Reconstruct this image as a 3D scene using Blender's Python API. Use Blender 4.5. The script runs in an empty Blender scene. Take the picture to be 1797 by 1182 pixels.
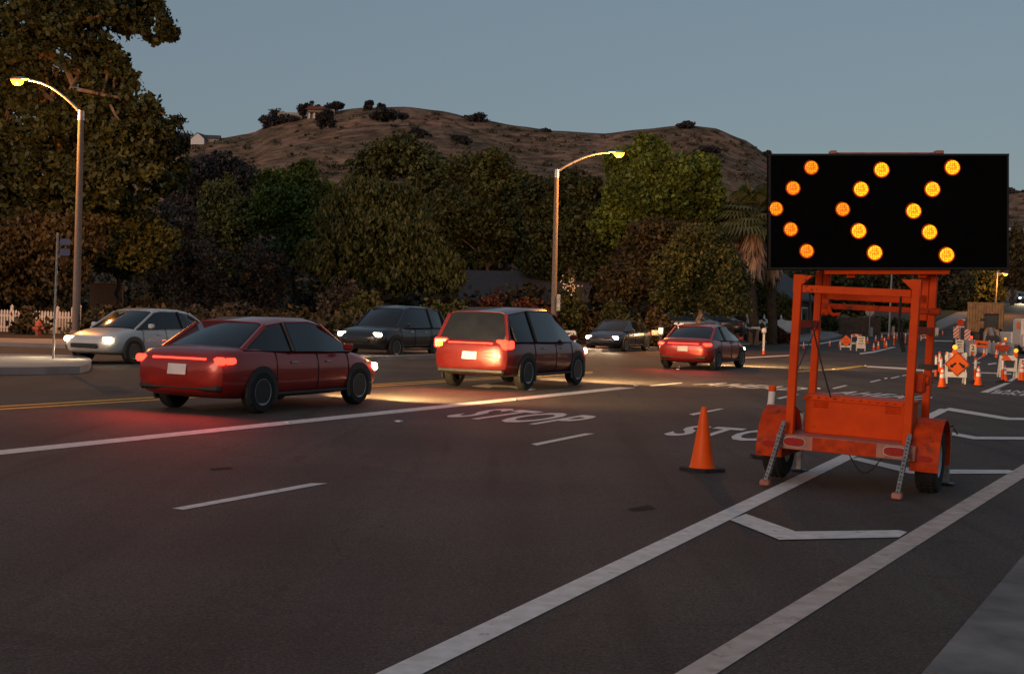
import bpy, math, random
import numpy as np
from mathutils import Vector, Matrix

random.seed(7)
R_ = math.radians
scene = bpy.context.scene
COL = scene.collection

# ------------------------------------------------------------------ camera
F, CX, CY = 2300.0, 898.5, 591.0          # focal length and centre in photo pixels (1797 wide)
ROLL, PITCH, EYE = 0.0297, math.atan(44 / 2300.0), 1.65
FWD = Vector((0, math.cos(PITCH), -math.sin(PITCH)))
UP0 = Vector((0, math.sin(PITCH), math.cos(PITCH)))
RT0 = Vector((1, 0, 0))
RT = RT0 * math.cos(ROLL) + UP0 * math.sin(ROLL)
UP = UP0 * math.cos(ROLL) - RT0 * math.sin(ROLL)
CAM = Vector((0, 0, EYE))
cd = bpy.data.cameras.new("camera")
cam = bpy.data.objects.new("camera", cd)
COL.objects.link(cam)
m = Matrix((RT, UP, -FWD)).transposed().to_4x4()
m.translation = CAM
cam.matrix_world = m
cd.sensor_width = 36.0
cd.lens = 36.0 * F / 1797.0
cd.clip_start, cd.clip_end = 0.1, 6000
scene.camera = cam

# ------------------------------------------------------------------ dusk sky, afterglow, exposure
SUN_EL, SUN_AZ = R_(6.0), R_(215)          # low behind the camera, to the left
w = bpy.data.worlds.new("World")
scene.world = w
w.use_nodes = True
nt = w.node_tree
bg = nt.nodes["Background"]
sky = nt.nodes.new("ShaderNodeTexSky")
sky.sky_type = 'NISHITA'
sky.sun_disc = False
sky.sun_elevation = SUN_EL
sky.sun_rotation = SUN_AZ
sky.air_density = 1.0
sky.dust_density = 1.2
sky.ozone_density = 1.6
hs = nt.nodes.new("ShaderNodeHueSaturation")
hs.inputs["Saturation"].default_value = 0.82
nt.links.new(sky.outputs[0], hs.inputs["Color"])
veil = nt.nodes.new("ShaderNodeMix")           # thin even dusk overcast over the clear sky
veil.data_type = 'RGBA'
veil.inputs[0].default_value = 0.62
veil.inputs[7].default_value = (1.74, 2.30, 2.92, 1)
nt.links.new(hs.outputs[0], veil.inputs[6])
nt.links.new(veil.outputs[2], bg.inputs[0])
bg.inputs[1].default_value = 0.105
sl = bpy.data.lights.new("sun", 'SUN')
sl.energy = 0.85
sl.angle = R_(25)
sl.color = (1.0, 0.62, 0.45)
so = bpy.data.objects.new("sun", sl)
COL.objects.link(so)
sdir = Vector((math.sin(SUN_AZ) * math.cos(SUN_EL), math.cos(SUN_AZ) * math.cos(SUN_EL), math.sin(R_(14))))
so.rotation_euler = sdir.to_track_quat('Z', 'Y').to_euler()
vs = scene.view_settings
vs.view_transform = 'Standard'
vs.look = 'None'
vs.exposure = 0.0
vs.gamma = 1.0
try:
    scene.cycles.use_denoising = True
    scene.cycles.max_bounces = 6
    scene.cycles.transparent_max_bounces = 6
    scene.cycles.sample_clamp_indirect = 4.0
    scene.cycles.caustics_reflective = False
    scene.cycles.caustics_refractive = False
except Exception:
    pass

# ------------------------------------------------------------------ geometry of the place
def gz(Y):
    """height of the ground: flat near, rising beyond the junction"""
    if Y < 68: return 0.0
    if Y < 108: return 0.00055 * (Y - 68) ** 2
    return 0.88 + 0.055 * (Y - 108)
def ray(x, y):
    return FWD + RT * ((x - CX) / F) + UP * ((CY - y) / F)
def A(x, y, Y):
    """point seen at photo pixel x,y that stands Y metres ahead"""
    r = ray(x, y)
    return CAM + r * (Y / r.y)
def G(x, y, dz=0.0):
    """ground point seen at a photo pixel"""
    r = ray(x, y)
    Y = 3.0
    prev = Y
    while Y < 420:
        p = CAM + r * (Y / r.y)
        if p.z <= gz(Y) + dz:
            lo, hi = prev, Y
            for _ in range(30):
                mid = (lo + hi) / 2
                p = CAM + r * (mid / r.y)
                if p.z <= gz(mid) + dz: hi = mid
                else: lo = mid
            return CAM + r * (hi / r.y)
        prev = Y
        Y += 0.25 if Y < 60 else 0.6
    return CAM + r * (420 / r.y)
def gp(x, Y):
    """ground point under photo column x at depth Y"""
    p = A(x, 560, Y)
    return Vector((p.x, Y, gz(Y)))
TH = math.atan((2000 - CX) / F)
DU = Vector((math.sin(TH), math.cos(TH), 0))        # along the road, away
DV = Vector((math.cos(TH), -math.sin(TH), 0))       # across the road, to the right
def UV(u, v, dz=0.0):
    p = DU * u + DV * v
    return Vector((p.x, p.y, gz(p.y) + dz))
def uv(p): return (p.dot(DU), p.dot(DV))

# ------------------------------------------------------------------ materials
def mat(name, c, rough=0.7, metal=0.0, var=0.25, scale=6.0, bump=0.0, bscale=None, c2=None, emit=None, estr=0.0, spec=0.4, detail=5.0, coat=0.0, coords='Object', island=0.0):
    M = bpy.data.materials.new(name)
    M.use_nodes = True
    n, l = M.node_tree.nodes, M.node_tree.links
    b = n["Principled BSDF"]
    b.inputs["Roughness"].default_value = rough
    b.inputs["Metallic"].default_value = metal
    b.inputs["Specular IOR Level"].default_value = spec
    b.inputs["Coat Weight"].default_value = coat
    tc = n.new("ShaderNodeTexCoord")
    nz = n.new("ShaderNodeTexNoise")
    nz.inputs["Scale"].default_value = scale
    nz.inputs["Detail"].default_value = detail
    l.new(tc.outputs[coords], nz.inputs["Vector"])
    rp = n.new("ShaderNodeValToRGB")
    a = c2 if c2 else tuple(x * (1 - var) for x in c)
    bb = c if c2 else tuple(min(1, x * (1 + var)) for x in c)
    rp.color_ramp.elements[0].position = 0.35
    rp.color_ramp.elements[1].position = 0.68
    rp.color_ramp.elements[0].color = (*a, 1)
    rp.color_ramp.elements[1].color = (*bb, 1)
    l.new(nz.outputs["Fac"], rp.inputs[0])
    out = rp.outputs[0]
    if island:
        g = n.new("ShaderNodeNewGeometry")
        mr = n.new("ShaderNodeMapRange")
        mr.inputs[3].default_value = 1 - island
        mr.inputs[4].default_value = 1 + island
        l.new(g.outputs["Random Per Island"], mr.inputs[0])
        mx = n.new("ShaderNodeVectorMath"); mx.operation = 'SCALE'
        l.new(out, mx.inputs[0]); l.new(mr.outputs[0], mx.inputs["Scale"])
        out = mx.outputs[0]
    l.new(out, b.inputs["Base Color"])
    if bump:
        nb = n.new("ShaderNodeTexNoise")
        nb.inputs["Scale"].default_value = bscale or scale * 4
        nb.inputs["Detail"].default_value = 6
        l.new(tc.outputs[coords], nb.inputs["Vector"])
        bp = n.new("ShaderNodeBump")
        bp.inputs["Strength"].default_value = bump
        bp.inputs["Distance"].default_value = 0.02
        l.new(nb.outputs["Fac"], bp.inputs["Height"])
        l.new(bp.outputs[0], b.inputs["Normal"])
    if emit:
        b.inputs["Emission Color"].default_value = (*emit, 1)
        b.inputs["Emission Strength"].default_value = estr
    return M

def leaf(name, c, c2, scale=0.5):
    M = mat(name, c, 0.6, c2=c2, scale=scale, spec=0.25, island=0.35)
    b = M.node_tree.nodes["Principled BSDF"]
    return M

# asphalt: fine aggregate, wheel-path wear, faint patches
def asphalt(name):
    M = mat(name, (0.108, 0.087, 0.074), 0.82, scale=60.0, c2=(0.044, 0.036, 0.031), bump=0.35, bscale=140, spec=0.3)
    n, l = M.node_tree.nodes, M.node_tree.links
    b = n["Principled BSDF"]
    src = b.inputs["Base Color"].links[0].from_socket
    tc = n.new("ShaderNodeTexCoord")
    mp = n.new("ShaderNodeMapping")
    mp.inputs["Rotation"].default_value = (0, 0, TH)
    mp.inputs["Scale"].default_value = (0.9, 0.05, 1)
    l.new(tc.outputs["Object"], mp.inputs[0])
    n2 = n.new("ShaderNodeTexNoise"); n2.inputs["Scale"].default_value = 1.1; n2.inputs["Detail"].default_value = 4
    l.new(mp.outputs[0], n2.inputs["Vector"])
    n3 = n.new("ShaderNodeTexNoise"); n3.inputs["Scale"].default_value = 0.35; n3.inputs["Detail"].default_value = 6
    l.new(tc.outputs["Object"], n3.inputs["Vector"])
    ad = n.new("ShaderNodeMath"); ad.operation = 'ADD'
    l.new(n2.outputs["Fac"], ad.inputs[0]); l.new(n3.outputs["Fac"], ad.inputs[1])
    mr = n.new("ShaderNodeMapRange")
    mr.inputs[1].default_value = 0.75; mr.inputs[2].default_value = 1.3
    mr.inputs[3].default_value = 0.62; mr.inputs[4].default_value = 1.25
    l.new(ad.outputs[0], mr.inputs[0])
    sc = n.new("ShaderNodeVectorMath"); sc.operation = 'SCALE'
    l.new(src, sc.inputs[0]); l.new(mr.outputs[0], sc.inputs["Scale"])
    # coarse stones: each grain its own tone
    vg = n.new("ShaderNodeTexVoronoi"); vg.inputs["Scale"].default_value = 75
    l.new(tc.outputs["Object"], vg.inputs["Vector"])
    sx_ = n.new("ShaderNodeSeparateColor"); l.new(vg.outputs["Color"], sx_.inputs[0])
    mg = n.new("ShaderNodeMapRange"); mg.inputs[3].default_value = 0.62; mg.inputs[4].default_value = 1.38
    l.new(sx_.outputs[0], mg.inputs[0])
    sg_ = n.new("ShaderNodeVectorMath"); sg_.operation = 'SCALE'
    l.new(sc.outputs[0], sg_.inputs[0]); l.new(mg.outputs[0], sg_.inputs["Scale"])
    # oil drips and tyre scuffs
    vd = n.new("ShaderNodeTexNoise"); vd.inputs["Scale"].default_value = 2.6; vd.inputs["Detail"].default_value = 7
    l.new(mp.outputs[0], vd.inputs["Vector"])
    md = n.new("ShaderNodeMapRange"); md.inputs[1].default_value = 0.30; md.inputs[2].default_value = 0.42; md.inputs[3].default_value = 0.66; md.inputs[4].default_value = 1.0
    l.new(vd.outputs["Fac"], md.inputs[0])
    sc = n.new("ShaderNodeVectorMath"); sc.operation = 'SCALE'
    l.new(sg_.outputs[0], sc.inputs[0]); l.new(md.outputs[0], sc.inputs["Scale"])
    # thin sealed cracks
    vo = n.new("ShaderNodeTexVoronoi"); vo.feature = 'DISTANCE_TO_EDGE'; vo.inputs["Scale"].default_value = 0.22
    wn = n.new("ShaderNodeTexNoise"); wn.inputs["Scale"].default_value = 1.3; wn.inputs["Detail"].default_value = 5
    l.new(tc.outputs["Object"], wn.inputs["Vector"])
    va = n.new("ShaderNodeVectorMath"); va.operation = 'MULTIPLY_ADD'
    va.inputs[1].default_value = (1.6, 1.6, 0); l.new(wn.outputs["Color"], va.inputs[0]); l.new(tc.outputs["Object"], va.inputs[2])
    l.new(va.outputs[0], vo.inputs["Vector"])
    m2 = n.new("ShaderNodeMapRange"); m2.inputs[1].default_value = 0.0; m2.inputs[2].default_value = 0.006
    m2.inputs[3].default_value = 0.72; m2.inputs[4].default_value = 1.0
    l.new(vo.outputs["Distance"], m2.inputs[0])
    s2 = n.new("ShaderNodeVectorMath"); s2.operation = 'SCALE'
    l.new(sc.outputs[0], s2.inputs[0]); l.new(m2.outputs[0], s2.inputs["Scale"])
    l.new(s2.outputs[0], b.inputs["Base Color"])
    return M

def emat(name, c, s):
    M = bpy.data.materials.new(name)
    M.use_nodes = True
    n = M.node_tree.nodes
    b = n["Principled BSDF"]
    b.inputs["Base Color"].default_value = (*[min(1, x) for x in c], 1)
    b.inputs["Emission Color"].default_value = (*c, 1)
    b.inputs["Emission Strength"].default_value = s
    b.inputs["Roughness"].default_value = 0.3
    return M

def stripes(name, ang, per, c1=(0.85, 0.12, 0.01), c2=(0.8, 0.78, 0.72)):
    """diagonal reflective stripes in local x/z"""
    M = bpy.data.materials.new(name); M.use_nodes = True
    n, l = M.node_tree.nodes, M.node_tree.links
    b = n["Principled BSDF"]; b.inputs["Roughness"].default_value = 0.45
    tc = n.new("ShaderNodeTexCoord")
    dt = n.new("ShaderNodeVectorMath"); dt.operation = 'DOT_PRODUCT'
    dt.inputs[1].default_value = (math.cos(ang) / per, 0, math.sin(ang) / per)
    l.new(tc.outputs["Object"], dt.inputs[0])
    fr = n.new("ShaderNodeMath"); fr.operation = 'FRACT'; l.new(dt.outputs["Value"], fr.inputs[0])
    gt = n.new("ShaderNodeMath"); gt.operation = 'GREATER_THAN'; gt.inputs[1].default_value = 0.5
    l.new(fr.outputs[0], gt.inputs[0])
    mx = n.new("ShaderNodeMix"); mx.data_type = 'RGBA'
    mx.inputs[6].default_value = (*c1, 1); mx.inputs[7].default_value = (*c2, 1)
    l.new(gt.outputs[0], mx.inputs[0]); l.new(mx.outputs[2], b.inputs["Base Color"])
    return M

def bricks(name, c1, c2, mortar, scale, rot=(R_(90), 0, 0)):
    M = bpy.data.materials.new(name); M.use_nodes = True
    n, l = M.node_tree.nodes, M.node_tree.links
    b = n["Principled BSDF"]; b.inputs["Roughness"].default_value = 0.85
    tc = n.new("ShaderNodeTexCoord"); mp = n.new("ShaderNodeMapping"); mp.inputs["Rotation"].default_value = rot
    br = n.new("ShaderNodeTexBrick")
    br.inputs["Color1"].default_value = (*c1, 1); br.inputs["Color2"].default_value = (*c2, 1)
    br.inputs["Mortar"].default_value = (*mortar, 1); br.inputs["Scale"].default_value = scale
    br.inputs["Mortar Size"].default_value = 0.03
    l.new(tc.outputs["Object"], mp.inputs[0]); l.new(mp.outputs[0], br.inputs["Vector"])
    l.new(br.outputs["Color"], b.inputs["Base Color"])
    return M

def led(name, hot, gap, s):
    """lens of an amber lamp: a cluster of bright diodes with darker gaps between them"""
    M = bpy.data.materials.new(name); M.use_nodes = True
    n, l = M.node_tree.nodes, M.node_tree.links
    b = n["Principled BSDF"]; b.inputs["Base Color"].default_value = (0.2, 0.04, 0.0, 1)
    tc = n.new("ShaderNodeTexCoord")
    vo = n.new("ShaderNodeTexVoronoi"); vo.inputs["Scale"].default_value = 46; vo.inputs["Randomness"].default_value = 0.35
    l.new(tc.outputs["Object"], vo.inputs["Vector"])
    rp = n.new("ShaderNodeValToRGB")
    rp.color_ramp.elements[0].position = 0.30; rp.color_ramp.elements[0].color = (*hot, 1)
    rp.color_ramp.elements[1].position = 0.62; rp.color_ramp.elements[1].color = (*gap, 1)
    l.new(vo.outputs["Distance"], rp.inputs[0])
    l.new(rp.outputs[0], b.inputs["Emission Color"])
    b.inputs["Emission Strength"].default_value = s
    return M

ORG = (0.80, 0.074, 0.002)
M = dict(
    asphalt=asphalt("asphalt"),
    paint=mat("road_paint", (0.80, 0.74, 0.69), 0.7, scale=9, c2=(0.62, 0.56, 0.51), spec=0.3, detail=9),
    pinkpaint=mat("worn_paint", (0.62, 0.51, 0.45), 0.7, scale=7, c2=(0.46, 0.36, 0.31), spec=0.3, detail=9),
    yellow=mat("yellow_paint", (0.62, 0.36, 0.05), 0.7, scale=9, spec=0.3),
    concrete=mat("concrete", (0.25, 0.235, 0.22), 0.9, scale=2.2, c2=(0.13, 0.122, 0.115), detail=9, bump=0.2, bscale=60),
    walk=mat("sidewalk", (0.36, 0.31, 0.28), 0.9, scale=1.2, c2=(0.26, 0.225, 0.2), bump=0.2, bscale=40),
    dirt=mat("dirt", (0.06, 0.042, 0.028), 0.95, scale=0.8, c2=(0.03, 0.026, 0.012), bump=0.6, bscale=12),
    verge=mat("verge_grass", (0.05, 0.07, 0.02), 0.95, scale=1.5, c2=(0.03, 0.045, 0.012), bump=0.8, bscale=20),
    orange=mat("orange_paint", ORG, 0.5, var=0.12, scale=5, spec=0.12, c2=(0.66,0.056,0.002)),
    orange_worn=mat("worn_orange", (0.66, 0.060, 0.004), 0.55, scale=11, c2=(0.42, 0.036, 0.006), spec=0.15),
    bar_worn=mat("worn_bar", (0.50, 0.21, 0.16), 0.55, scale=7, c2=(0.36, 0.13, 0.09)),
    cone=mat("cone_orange", (0.92, 0.105, 0.004), 0.45, var=0.06, scale=3, spec=0.25),
    rubber=mat("rubber", (0.02, 0.019, 0.018), 0.85, scale=20, var=0.3),
    black=mat("black_panel", (0.0025, 0.0024, 0.0024), 0.9, scale=3, spec=0.04),
    blackm=mat("black_metal", (0.02, 0.02, 0.02), 0.5, scale=10),
    steel=mat("galvanised", (0.30, 0.29, 0.28), 0.5, metal=0.6, scale=18),
    pole=mat("pole_concrete", (0.22, 0.185, 0.165), 0.85, scale=9, c2=(0.17, 0.145, 0.13)),
    alu=mat("aluminium", (0.45, 0.44, 0.43), 0.45, metal=0.8, scale=8),
    white=mat("white_paint", (0.72, 0.68, 0.64), 0.6, scale=5, var=0.1),
    refl=mat("white_sheeting", (0.80, 0.77, 0.74), 0.35, scale=5, var=0.06, emit=None),
    redlens=mat("red_lens", (0.36, 0.004, 0.004), 0.35, scale=40, var=0.2, spec=0.2),
    signorange=mat("orange_sheeting", (0.85, 0.13, 0.008), 0.45, scale=4, var=0.05),
    signwhite=mat("sign_white", (0.80, 0.72, 0.58), 0.45, scale=4, var=0.06),
    signblack=mat("sign_black", (0.008, 0.007, 0.007), 0.6, scale=4),
    signblue=mat("sign_blue", (0.05, 0.07, 0.16), 0.5, scale=4),
    signback=mat("sign_back", (0.46, 0.40, 0.34), 0.5, scale=6, var=0.1),
    amber=emat("amber_beacon", (1.0, 0.36, 0.02), 1.7),
    hydrant=mat("hydrant_red", (0.45, 0.10, 0.06), 0.5, scale=8),
    tan=mat("tan_container", (0.40, 0.24, 0.11), 0.65, scale=2.5, c2=(0.26, 0.14, 0.055)),
    grey=mat("grey_plastic", (0.30, 0.31, 0.33), 0.6, scale=2, var=0.12),
    wood=mat("fence_boards", (0.115, 0.078, 0.058), 0.85, scale=2.5, c2=(0.07, 0.045, 0.034)),
    brick=bricks("brick", (0.25, 0.10, 0.07), (0.18, 0.07, 0.05), (0.3, 0.24, 0.2), 5.0),
    block=bricks("block_wall", (0.30, 0.20, 0.15), (0.25, 0.165, 0.125), (0.18, 0.12, 0.09), 2.2),
    bark=mat("bark", (0.075, 0.052, 0.036), 0.9, scale=5, c2=(0.035, 0.024, 0.016), bump=0.6),
    palebark=mat("pale_bark", (0.30, 0.24, 0.19), 0.85, scale=3, c2=(0.17, 0.12, 0.09), bump=0.4),
    roof=mat("roof_shingle", (0.10, 0.095, 0.10), 0.85, scale=6, c2=(0.065, 0.06, 0.062)),
    wall=mat("stucco", (0.40, 0.33, 0.27), 0.85, scale=3, var=0.1),
    redroof=mat("red_tile", (0.16, 0.06, 0.045), 0.85, scale=6),
    glass=mat("dark_glass", (0.012, 0.013, 0.015), 0.08, scale=3, spec=0.6),
    tyre=mat("tyre", (0.017, 0.016, 0.015), 0.85, scale=30, var=0.3, bump=0.4, bscale=80),
    rim=mat("rim", (0.46, 0.45, 0.44), 0.4, metal=0.2, scale=8),
    l_dark=leaf("leaf_dark", (0.066, 0.080, 0.026), (0.034, 0.042, 0.016)),
    l_brown=leaf("leaf_brown_green", (0.084, 0.067, 0.026), (0.045, 0.036, 0.018)),
    l_olive=leaf("leaf_olive", (0.122, 0.128, 0.035), (0.065, 0.070, 0.022)),
    l_bright=leaf("leaf_bright", (0.134, 0.182, 0.028), (0.075, 0.105, 0.022)),
    l_willow=leaf("leaf_willow", (0.082, 0.101, 0.031), (0.048, 0.062, 0.022)),
    l_red=leaf("leaf_red", (0.103, 0.032, 0.017), (0.048, 0.019, 0.012)),
    l_grey=leaf("leaf_grey_brown", (0.113, 0.098, 0.078), (0.070, 0.059, 0.050)),
    l_purple=leaf("leaf_dusky", (0.069, 0.059, 0.053), (0.043, 0.036, 0.033), 0.2),
    l_hill=leaf("hill_brush", (0.13, 0.105, 0.062), (0.085, 0.072, 0.045), 0.05),
    palm=leaf("palm_green", (0.117, 0.132, 0.051), (0.066, 0.074, 0.035)),
    skirt=leaf("palm_skirt", (0.42, 0.28, 0.19), (0.26, 0.17, 0.115)),
    flower=mat("white_flower", (0.75, 0.68, 0.60), 0.7, scale=9),
    st_r=stripes("stripes_right", R_(42), 0.30), st_l=stripes("stripes_left", R_(-42), 0.30), st_f=stripes("fine_stripes", R_(-48), 0.19),
    head=emat("headlight_lens", (1.0, 0.80, 0.48), 30.0), tail=emat("taillight_lens", (1.0, 0.030, 0.015), 5.5),
    sig=emat("turn_signal_lens", (1.0, 0.42, 0.02), 7.0),
    lampcore=emat("sodium_lens", (1.0, 0.33, 0.03), 2.6), garden=emat("garden_lamp_glass", (1.0, 0.62, 0.25), 10.0),
    led_glow_rim=emat("red_glow_rim", (0.30, 0.022, 0.0), 0.9),  # red glow round each arrow lamp, put into an emissive ring
    led=led("amber_led", (1.35, 0.62, 0.015), (0.95, 0.16, 0.0), 1.5), led2=led("amber_led_dim", (1.1, 0.42, 0.01), (0.75, 0.10, 0.0), 1.1),
)

# ------------------------------------------------------------------ mesh building
class MB:
    def __init__(s): s.v, s.f, s.m = [], [], []
    def add(s, vs, fs, mi=0):
        o = len(s.v)
        s.v += [tuple(x) for x in vs]
        s.f += [tuple(i + o for i in f) for f in fs]
        s.m += [mi] * len(fs)
        return s
    def box(s, c, d, rot=None, mi=0, bev=0.0):
        x, y, z = d[0] / 2, d[1] / 2, d[2] / 2
        b = min(bev, x * .8, y * .8, z * .8)
        if b:
            vs, fs = [], []
            # chamfered box: three vertices per corner
            idx = {}
            for sx in (-1, 1):
                for sy in (-1, 1):
                    for sz in (-1, 1):
                        for k in range(3):
                            p = [sx * x, sy * y, sz * z]
                            for j in range(3):
                                if j != k: p[j] -= (sx, sy, sz)[j] * b
                            idx[(sx, sy, sz, k)] = len(vs); vs.append(p)
            for k in range(3):
                a, c2 = [j for j in range(3) if j != k]
                for sg in (-1, 1):
                    q = []
                    for (sa, sb) in ((-1, -1), (1, -1), (1, 1), (-1, 1)):
                        t = [0, 0, 0]; t[k] = sg; t[a] = sa; t[c2] = sb
                        q.append(idx[(*t, k)])
                    fs.append(q)
            for k in range(3):
                a, c2 = [j for j in range(3) if j != k]
                for sa in (-1, 1):
                    for sb in (-1, 1):
                        q = []
                        for (sg, kk) in ((-1, a), (1, a), (1, c2), (-1, c2)):
                            t = [0, 0, 0]; t[k] = sg; t[a] = sa; t[c2] = sb
                            q.append(idx[(*t, kk)])
                        fs.append(q)
            for sx in (-1, 1):
                for sy in (-1, 1):
                    for sz in (-1, 1): fs.append([idx[(sx, sy, sz, k)] for k in range(3)])
        else:
            vs = [(-x, -y, -z), (x, -y, -z), (x, y, -z), (-x, y, -z), (-x, -y, z), (x, -y, z), (x, y, z), (-x, y, z)]
            fs = [(0, 3, 2, 1), (4, 5, 6, 7), (0, 1, 5, 4), (1, 2, 6, 5), (2, 3, 7, 6), (3, 0, 4, 7)]
        c = Vector(c)
        out = []
        for p in vs:
            p = Vector(p)
            if rot is not None: p = rot @ p
            out.append(p + c)
        return s.add(out, fs, mi)
    def bar(s, a, b, wd, dp=None, mi=0, bev=0.0, upv=(0, 0, 1)):
        """rectangular bar from a to b"""
        a, b = Vector(a), Vector(b)
        d = b - a
        L = d.length
        d.normalize()
        up = Vector(upv)
        if abs(d.dot(up)) > 0.97: up = Vector((0, 1, 0))
        x = d.cross(up).normalized()
        y = x.cross(d).normalized()
        rot = Matrix((x, y, d)).transposed()
        return s.box((a + b) / 2, (wd, dp or wd, L), rot, mi, bev)
    def tube(s, pts, r, n=8, mi=0, caps=True):
        pts = [Vector(p) for p in pts]
        rs = r if isinstance(r, (list, tuple)) else [r] * len(pts)
        vs, fs = [], []
        ref = Vector((0.31, 0.17, 0.93))
        for i, p in enumerate(pts):
            d = (pts[min(i + 1, len(pts) - 1)] - pts[max(i - 1, 0)]).normalized()
            if abs(d.dot(ref)) > 0.98: ref = Vector((0.9, 0.3, 0.1))
            x = d.cross(ref).normalized(); y = d.cross(x)
            for k in range(n):
                t = 2 * math.pi * k / n
                vs.append(p + (x * math.cos(t) + y * math.sin(t)) * rs[i])
        for i in range(len(pts) - 1):
            for k in range(n):
                fs.append((i * n + k, i * n + (k + 1) % n, (i + 1) * n + (k + 1) % n, (i + 1) * n + k))
        if caps:
            fs.append(tuple(range(n))[::-1]); fs.append(tuple(range((len(pts) - 1) * n, len(pts) * n)))
        return s.add(vs, fs, mi)
    def lathe(s, prof, n=16, mat4=None, mi=0):
        if len(prof) > 5 and prof[0][0] > 0.1 and abs(prof[0][0] - prof[-1][0]) < 1e-6: prof = list(prof) + [prof[0]]   # a ring (tyre): closed, no end caps
        ring = prof[0] == prof[-1]
        vs, fs = [], []
        for (r, z) in prof:
            for k in range(n):
                t = 2 * math.pi * k / n
                vs.append(Vector((r * math.cos(t), r * math.sin(t), z)))
        for i in range(len(prof) - 1):
            for k in range(n):
                fs.append((i * n + k, i * n + (k + 1) % n, (i + 1) * n + (k + 1) % n, (i + 1) * n + k))
        if prof[0][0] > 1e-4 and not ring: fs.append(tuple(range(n))[::-1])
        if prof[-1][0] > 1e-4 and not ring: fs.append(tuple(range((len(prof) - 1) * n, len(prof) * n)))
        if mat4 is not None: vs = [mat4 @ v for v in vs]
        return s.add(vs, fs, mi)
    def prism(s, poly, z0, z1, mat4=None, mi=0):
        """2-D polygon extruded along local z"""
        n = len(poly)
        vs = [Vector((p[0], p[1], z0)) for p in poly] + [Vector((p[0], p[1], z1)) for p in poly]
        fs = [tuple(range(n))[::-1], tuple(range(n, 2 * n))] + [(i, (i + 1) % n, n + (i + 1) % n, n + i) for i in range(n)]
        if mat4 is not None: vs = [mat4 @ v for v in vs]
        return s.add(vs, fs, mi)
    def loft(s, rings, mi=0, closed=True, caps=True):
        n = len(rings[0]); vs = [p for r in rings for p in r]; fs = []
        for i in range(len(rings) - 1):
            for k in range(n if closed else n - 1):
                fs.append((i * n + k, i * n + (k + 1) % n, (i + 1) * n + (k + 1) % n, (i + 1) * n + k))
        if caps: fs += [tuple(range(n))[::-1], tuple(range((len(rings) - 1) * n, len(rings) * n))]
        return s.add(vs, fs, mi)

def obj(name, mb, mats, parent=None, smooth=32, loc=None, fix=True):
    me = bpy.data.meshes.new(name)
    me.from_pydata(mb.v, [], mb.f)
    for x in (mats if isinstance(mats, (list, tuple)) else [mats]): me.materials.append(x)
    if any(mb.m): me.polygons.foreach_set("material_index", mb.m)
    if fix:
        import bmesh
        bm = bmesh.new(); bm.from_mesh(me)
        bmesh.ops.recalc_face_normals(bm, faces=bm.faces)
        bm.to_mesh(me); bm.free()
    if smooth:
        me.shade_smooth()
        me.set_sharp_from_angle(angle=R_(smooth))
    me.update()
    o = bpy.data.objects.new(name, me)
    COL.objects.link(o)
    if parent: o.parent = parent
    if loc is not None: o.location = loc
    return o
def tag(o, label, cat, group=None):
    o["label"] = label; o["category"] = cat
    if group: o["group"] = group
    return o
def thing(name, label, cat, loc=(0, 0, 0), rot=(0, 0, 0), group=None):
    o = bpy.data.objects.new(name, None)
    COL.objects.link(o)
    o.empty_display_size = 0.3
    o.location = loc; o.rotation_euler = rot
    return tag(o, label, cat, group)
def struct(o, label=None):
    o["kind"] = "structure"
    if label: o["label"] = label
    return o
def stuff(o, label, cat):
    o["kind"] = "stuff"; o["label"] = label; o["category"] = cat
    return o
def dup(root, loc, rot=None, label=None, group=None):
    c = root.copy(); COL.objects.link(c); c.location = loc
    if rot is not None: c.rotation_euler = rot
    if label: c["label"] = label
    if group: c["group"] = group
    for ch in root.children:
        k = ch.copy(); COL.objects.link(k); k.parent = c
        for g in ch.children:
            q = g.copy(); COL.objects.link(q); q.parent = k
    return c
def lamp(kind, name, parent, loc, energy, color, radius=0.05, **kw):
    d = bpy.data.lights.new(name, kind); d.energy = energy; d.color = color
    d.shadow_soft_size = radius
    o = bpy.data.objects.new(name, d); COL.objects.link(o); o.parent = parent; o.location = loc
    if kind == 'SPOT':
        d.spot_size = kw.get('size', R_(60)); d.spot_blend = 1.0
        o.rotation_euler = Vector(kw['aim']).to_track_quat('-Z', 'Y').to_euler()
    return o
_fonts = {}
def text_mesh(s, bold=0.0, spacing=1.0):
    cu = bpy.data.curves.new("lettering", 'FONT')
    cu.body = s; cu.align_x = 'CENTER'; cu.align_y = 'CENTER'; cu.offset = bold; cu.space_character = spacing
    cu.resolution_u = 3; cu.space_line = 0.9
    o = bpy.data.objects.new("lettering", cu); COL.objects.link(o)
    dg = bpy.context.evaluated_depsgraph_get(); dg.update()
    me = bpy.data.meshes.new_from_object(o.evaluated_get(dg))
    bpy.data.objects.remove(o)
    v = np.array([x.co[:] for x in me.vertices])
    f = [tuple(p.vertices) for p in me.polygons]
    bpy.data.meshes.remove(me)
    v -= (v.max(0) + v.min(0)) / 2
    return v, f
def lettering(mb, s, w_, h_, mat4, mi=0, bold=0.02):
    """letters w_ x h_ in the local x/z plane, facing local -y"""
    v, f = text_mesh(s, bold)
    ext = v.max(0) - v.min(0)
    vs = [mat4 @ Vector((p[0] / ext[0] * w_, 0, p[1] / ext[1] * h_)) for p in v]
    mb.add(vs, f, mi)

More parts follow.
